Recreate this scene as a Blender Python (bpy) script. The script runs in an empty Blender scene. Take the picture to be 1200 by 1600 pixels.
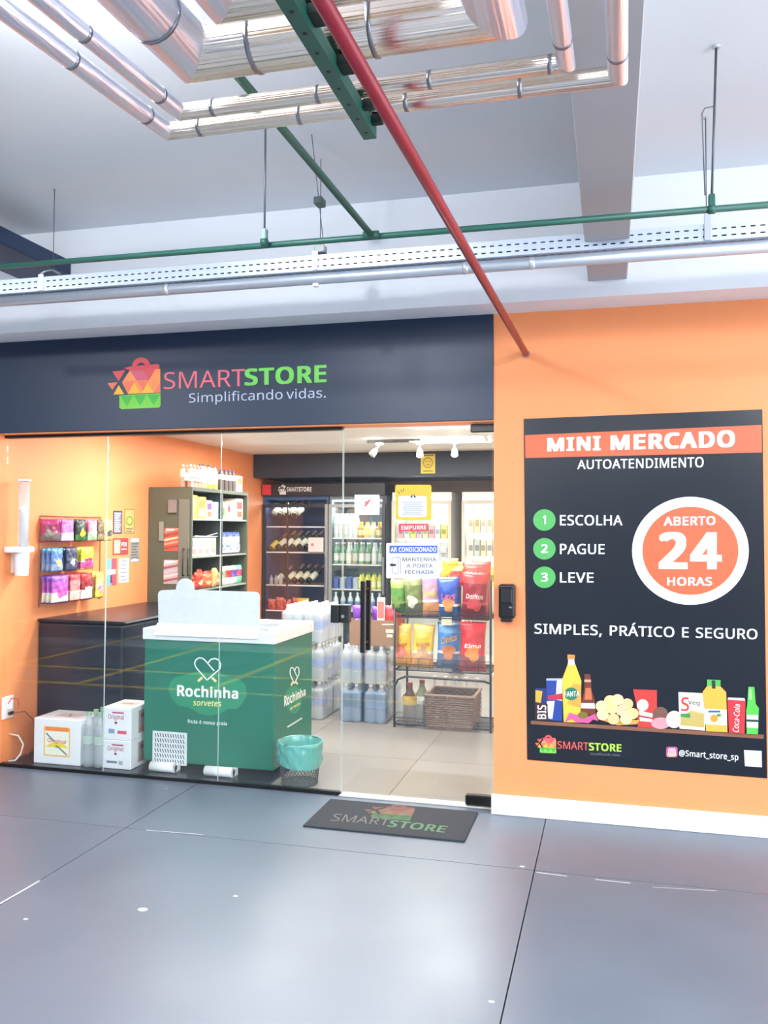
import bpy, bmesh, math, random
from mathutils import Vector, Matrix, noise
random.seed(7)
PI = math.pi
SC = bpy.context.scene
COL = SC.collection

# ------------------------------------------------------------------ camera
FPX, YAW, PIT, ROL, CX, CY = 1345.8, -.25515, .033405, .0047176, 603.0, 780.9
CAM = Vector((0, -4.5951, 1.5))
_w = Vector((math.sin(YAW)*math.cos(PIT), math.cos(YAW)*math.cos(PIT), math.sin(PIT)))
_r0 = Vector((math.cos(YAW), -math.sin(YAW), 0)); _u0 = _r0.cross(_w)
_r = _r0*math.cos(ROL)+_u0*math.sin(ROL); _u = -_r0*math.sin(ROL)+_u0*math.cos(ROL)
cd = bpy.data.cameras.new('camera'); cam = bpy.data.objects.new('camera', cd); COL.objects.link(cam)
cd.sensor_fit = 'VERTICAL'; cd.sensor_height = 32.0; cd.lens = FPX/1600*32.0
cd.shift_x = (600-CX)/1600; cd.shift_y = (CY-800)/1600
cd.clip_start = .02; cd.clip_end = 100
cam.matrix_world = Matrix(((_r.x, _u.x, -_w.x, CAM.x), (_r.y, _u.y, -_w.y, CAM.y), (_r.z, _u.z, -_w.z, CAM.z), (0, 0, 0, 1)))
SC.camera = cam

# ------------------------------------------------------------------ world, exposure
SC.view_settings.view_transform = 'Standard'
SC.view_settings.look = 'None'
SC.view_settings.gamma = 1
SC.view_settings.use_curve_mapping = False
SC.view_settings.exposure = 1.0
wd = bpy.data.worlds.new('world'); SC.world = wd; wd.use_nodes = True
wd.node_tree.nodes['Background'].inputs[0].default_value = (.88, .93, 1.0, 1)
wd.node_tree.nodes['Background'].inputs[1].default_value = 2.2

def area(name, loc, sx, sy, power, col, rot=(0, 0, 0)):
    l = bpy.data.lights.new(name, 'AREA'); l.shape = 'RECTANGLE'; l.size = sx; l.size_y = sy
    l.energy = power; l.color = col
    o = bpy.data.objects.new(name, l); COL.objects.link(o); o.location = loc; o.rotation_euler = rot
    return o
WHITE = (1, .97, .93); COOL = (.94, .97, 1.0)
# unseen garage tubes; up and side lights added to brighten ceiling and shop front
for x, y, sx, sy, p in ((-1.62, -3.55, .12, 1.2, 34), (1.7, -3.6, .12, 1.6, 44), (-.3, -6.8, 1.6, .12, 60), (-4.8, -4.6, .12, 1.6, 50), (-2.5, -9.5, 1.6, .12, 60)):
    area('garage_tube_light', (x, y, 2.98), sx, sy, p, COOL)
    area('ceiling_fill_light', (x, y, 2.99), sx, sy, p*.8, COOL, rot=(PI, 0, 0))
    area('facade_fill_light', (x, y+(.1 if sx > 1 else .85), 2.985), 1.2 if sx > 1 else .12, .1, p*.25, COOL, rot=(PI/2, 0, 0))
area('shop_ceiling_light', (-2.2, 1.1, 2.26), 2.2, .5, 46, WHITE)
area('shop_ceiling_light', (-2.1, 2.6, 2.26), 2.2, .5, 46, WHITE)

# ------------------------------------------------------------------ pixel -> point on a plane of the place
def ray(x, y): return _w + _r*((x-CX)/FPX) - _u*((y-CY)/FPX)
def on(ax, val, x, y):
    d = ray(x, y); t = (val-CAM[ax])/d[ax]; return CAM+d*t
def PX(v, x, y): return on(0, v, x, y)
def PY(v, x, y): return on(1, v, x, y)
def PZ(v, x, y): return on(2, v, x, y)

# ------------------------------------------------------------------ materials
_mats = {}
def lin(c):
    c = c/255.0
    return c/12.92 if c <= .04045 else ((c+.055)/1.055)**2.4
def C(r, g, b, rough=.5, metal=0.0, spec=.5, var=.06, scale=30., bump=0.0, emit=0.0, stretch=None, coat=0.0, name=None):
    key = (r, g, b, rough, metal, spec, var, scale, bump, emit, stretch, coat)
    if key in _mats: return _mats[key]
    m = bpy.data.materials.new(name or 'mat_%d_%d_%d' % (r, g, b)); m.use_nodes = True
    nt = m.node_tree; N = nt.nodes; L = nt.links; bs = N['Principled BSDF']
    col = (lin(r), lin(g), lin(b), 1)
    bs.inputs['Roughness'].default_value = rough; bs.inputs['Metallic'].default_value = metal
    bs.inputs['Specular IOR Level'].default_value = spec
    if coat: bs.inputs['Coat Weight'].default_value = coat; bs.inputs['Coat Roughness'].default_value = .05
    tc = N.new('ShaderNodeTexCoord'); nz = N.new('ShaderNodeTexNoise'); nz.inputs['Scale'].default_value = scale
    if stretch:
        mp = N.new('ShaderNodeMapping'); mp.inputs['Scale'].default_value = stretch
        L.new(tc.outputs['Object'], mp.inputs[0]); L.new(mp.outputs[0], nz.inputs['Vector'])
    else: L.new(tc.outputs['Object'], nz.inputs['Vector'])
    mx = N.new('ShaderNodeMix'); mx.data_type = 'RGBA'
    L.new(nz.outputs['Fac'], mx.inputs[0])
    mx.inputs[6].default_value = tuple(min(1, c*(1-var)) for c in col[:3])+(1,)
    mx.inputs[7].default_value = tuple(min(1, c*(1+var)) for c in col[:3])+(1,)
    L.new(mx.outputs[2], bs.inputs['Base Color'])
    if bump:
        bp = N.new('ShaderNodeBump'); bp.inputs['Strength'].default_value = bump; bp.inputs['Distance'].default_value = .01
        L.new(nz.outputs['Fac'], bp.inputs['Height']); L.new(bp.outputs[0], bs.inputs['Normal'])
    if emit:
        bs.inputs['Emission Color'].default_value = col; bs.inputs['Emission Strength'].default_value = emit
    _mats[key] = m
    return m
def glassy(name, tint=(1, 1, 1), base=.05, refl=(1, 1, 1), alpha=0.0, acol=(255, 255, 255), rough=0.0):
    # thin clear sheet: see-through, mirror growing towards grazing angles, optional milky share
    m = bpy.data.materials.new(name); m.use_nodes = True; nt = m.node_tree; N = nt.nodes; L = nt.links
    N.remove(N['Principled BSDF']); out = N['Material Output']
    tr = N.new('ShaderNodeBsdfTransparent'); tr.inputs[0].default_value = tint+(1,)
    gl = N.new('ShaderNodeBsdfGlossy'); gl.inputs[0].default_value = refl+(1,); gl.inputs['Roughness'].default_value = rough
    lw = N.new('ShaderNodeLayerWeight'); lw.inputs[0].default_value = .5
    pw = N.new('ShaderNodeMath'); pw.operation = 'POWER'; pw.inputs[1].default_value = 5; L.new(lw.outputs['Facing'], pw.inputs[0])
    ma = N.new('ShaderNodeMath'); ma.operation = 'MULTIPLY_ADD'; ma.inputs[1].default_value = .9; ma.inputs[2].default_value = base
    L.new(pw.outputs[0], ma.inputs[0])
    mix = N.new('ShaderNodeMixShader'); L.new(ma.outputs[0], mix.inputs[0])
    first = tr.outputs[0]
    if alpha:
        df = N.new('ShaderNodeBsdfDiffuse'); df.inputs[0].default_value = tuple(lin(c) for c in acol)+(1,)
        m2 = N.new('ShaderNodeMixShader'); m2.inputs[0].default_value = alpha
        L.new(tr.outputs[0], m2.inputs[1]); L.new(df.outputs[0], m2.inputs[2]); first = m2.outputs[0]
    L.new(first, mix.inputs[1]); L.new(gl.outputs[0], mix.inputs[2]); L.new(mix.outputs[0], out.inputs[0])
    return m

ORANGE = C(246, 152, 96, .55, var=.03, scale=4, name='orange_wall_paint')
WHITEP = C(236, 238, 240, .5, var=.02, scale=6, name='white_paint')
BLACK = C(14, 16, 20, .3, name='black_satin')
GLASS = glassy('shop_glass', (.97, .985, .98), .055)
GLASS_EDGE = C(190, 205, 200, .2)
FILM = glassy('plastic_film', (.98, .99, 1), .12, alpha=.22, acol=(240, 246, 252), rough=.1)
CLEARB = glassy('clear_bottle', (.95, .98, 1), .10, alpha=.34, acol=(238, 244, 250), rough=.05)

# ------------------------------------------------------------------ mesh building
class MB:
    def __init__(s): s.v = []; s.f = []; s.mi = []; s.sm = []; s.mats = []
    def m(s, mat):
        if mat not in s.mats: s.mats.append(mat)
        return s.mats.index(mat)
    def add(s, vs, fs, mat, smooth=False):
        b = len(s.v); s.v += [Vector(p) for p in vs]; k = s.m(mat)
        for f in fs: s.f.append([b+i for i in f]); s.mi.append(k); s.sm.append(smooth)
        return s
    def box(s, x0, y0, z0, x1, y1, z1, mat):
        x0, x1 = sorted((x0, x1)); y0, y1 = sorted((y0, y1)); z0, z1 = sorted((z0, z1))
        vs = [(x, y, z) for z in (z0, z1) for y in (y0, y1) for x in (x0, x1)]
        return s.add(vs, [(0, 2, 3, 1), (4, 5, 7, 6), (0, 1, 5, 4), (2, 6, 7, 3), (0, 4, 6, 2), (1, 3, 7, 5)], mat)
    def tube(s, pts, r, mat, n=10, cap=True, closed=False):
        pts = [Vector(p) for p in pts]; rings = []; k = len(pts)
        rr = r if isinstance(r, (list, tuple)) else [r]*k
        t0 = (pts[1]-pts[0]).normalized(); a = t0.orthogonal().normalized()
        for i, p in enumerate(pts):
            if closed: t = (pts[(i+1) % k]-pts[i-1]).normalized()
            elif i == 0: t = t0
            elif i == k-1: t = (pts[-1]-pts[-2]).normalized()
            else: t = ((pts[i+1]-p).normalized()+(p-pts[i-1]).normalized()).normalized()
            a = (a-t*a.dot(t)).normalized(); b = t.cross(a)
            sc = 1.0
            if 0 < i < k-1: sc = 1/max(.5, math.sqrt(max(0, (1+(pts[i+1]-p).normalized().dot((p-pts[i-1]).normalized()))/2)))
            ring = []
            for j in range(n):
                th = 2*PI*j/n; off = a*math.cos(th)+b*math.sin(th)
                if sc > 1.001:
                    d1 = (pts[i+1]-p).normalized(); d0 = (p-pts[i-1]).normalized(); bis = (d1-d0)
                    if bis.length > 1e-6:
                        bis.normalize(); off = off+bis*off.dot(bis)*(sc-1)
                ring.append(p+off*rr[i])
            rings.append(ring)
        vs = [q for ring in rings for q in ring]; fs = []
        for i in range(k if closed else k-1):
            for j in range(n):
                A = i*n+j; B = i*n+(j+1) % n; i2 = (i+1) % k
                fs.append((A, B, i2*n+(j+1) % n, i2*n+j))
        s.add(vs, fs, mat, True)
        if cap and not closed:
            b = len(s.v)-len(vs); km = s.m(mat)
            s.f.append([b+j for j in range(n)][::-1]); s.mi.append(km); s.sm.append(False)
            s.f.append([b+(k-1)*n+j for j in range(n)]); s.mi.append(km); s.sm.append(False)
        return s
    def cyl(s, p0, p1, r, mat, n=12): return s.tube([p0, p1], r, mat, n)
    def lathe(s, c, prof, mats, n=12, cap=True):
        # prof: list of (radius, z); mats: one material or a list, one per band
        c = Vector(c)
        for i in range(len(prof)-1):
            (r0, z0), (r1, z1) = prof[i], prof[i+1]
            vs = [c+Vector((r*math.cos(2*PI*j/n), r*math.sin(2*PI*j/n), z)) for r, z in ((r0, z0), (r1, z1)) for j in range(n)]
            s.add(vs, [(j, (j+1) % n, n+(j+1) % n, n+j) for j in range(n)], mats[i] if isinstance(mats, list) else mats, True)
        if cap:
            for (r, z), mt, fl in ((prof[0], mats[0] if isinstance(mats, list) else mats, 1), (prof[-1], mats[-1] if isinstance(mats, list) else mats, 0)):
                if r > 1e-4:
                    vs = [c+Vector((r*math.cos(2*PI*j/n), r*math.sin(2*PI*j/n), z)) for j in range(n)]
                    s.add(vs, [list(range(n))[::-1] if fl else list(range(n))], mt)
        return s
    def poly3(s, pts, mat): return s.add(pts, [list(range(len(pts)))], mat)
    def prism(s, pts, vec, mat):
        # extrude a closed polygon (world points) by vec
        n = len(pts); vec = Vector(vec); pts = [Vector(p) for p in pts]
        fs = [list(range(n)), [n+i for i in range(n)][::-1]]
        fs += [(i, n+i, n+(i+1) % n, (i+1) % n) for i in range(n)]
        return s.add(pts+[p+vec for p in pts], fs, mat)
    def build(s, name, parent=None, bevel=0, seg=1, fix=False):
        org = ORG.get(parent.name, Vector()) if parent else Vector()
        me = bpy.data.meshes.new(name)
        me.from_pydata([tuple(p-org) for p in s.v], [], s.f)
        for mt in s.mats: me.materials.append(mt)
        me.polygons.foreach_set('material_index', s.mi); me.polygons.foreach_set('use_smooth', s.sm); me.update()
        if bevel or fix:
            bm = bmesh.new(); bm.from_mesh(me)
            if bevel:
                ed = [e for e in bm.edges if len(e.link_faces) == 2 and e.calc_face_angle(0) > .6]
                bmesh.ops.bevel(bm, geom=ed, offset=bevel, segments=seg, affect='EDGES', profile=.5)
            if fix: bmesh.ops.recalc_face_normals(bm, faces=bm.faces)
            bm.to_mesh(me); bm.free()
        o = bpy.data.objects.new(name, me); COL.objects.link(o)
        if parent: o.parent = parent; ORG[o.name] = org
        return o
ORG = {}
def thing(name, label, cat, loc=(0, 0, 0), group=None, kind=None):
    o = bpy.data.objects.new(name, None); COL.objects.link(o); o.location = loc; ORG[o.name] = Vector(loc)
    o.empty_display_size = .05
    if label: o['label'] = label
    if cat: o['category'] = cat
    if group: o['group'] = group
    if kind: o['kind'] = kind
    return o
def tag(o, label, cat, group=None, kind=None):
    if label: o['label'] = label
    if cat: o['category'] = cat
    if group: o['group'] = group
    if kind: o['kind'] = kind
    return o
def struct(o, label=None):
    o['kind'] = 'structure'
    if label: o['label'] = label
    return o
def dup(root, loc=None, label=None, group=None, rot=None):
    def cp(o, par):
        c = o.copy(); COL.objects.link(c); c.parent = par
        for ch in o.children: cp(ch, c)
        return c
    c = cp(root, None)
    if loc is not None: c.location = loc
    if rot is not None: c.rotation_euler = rot
    if label: c['label'] = label
    if group: c['group'] = group
    return c

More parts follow.
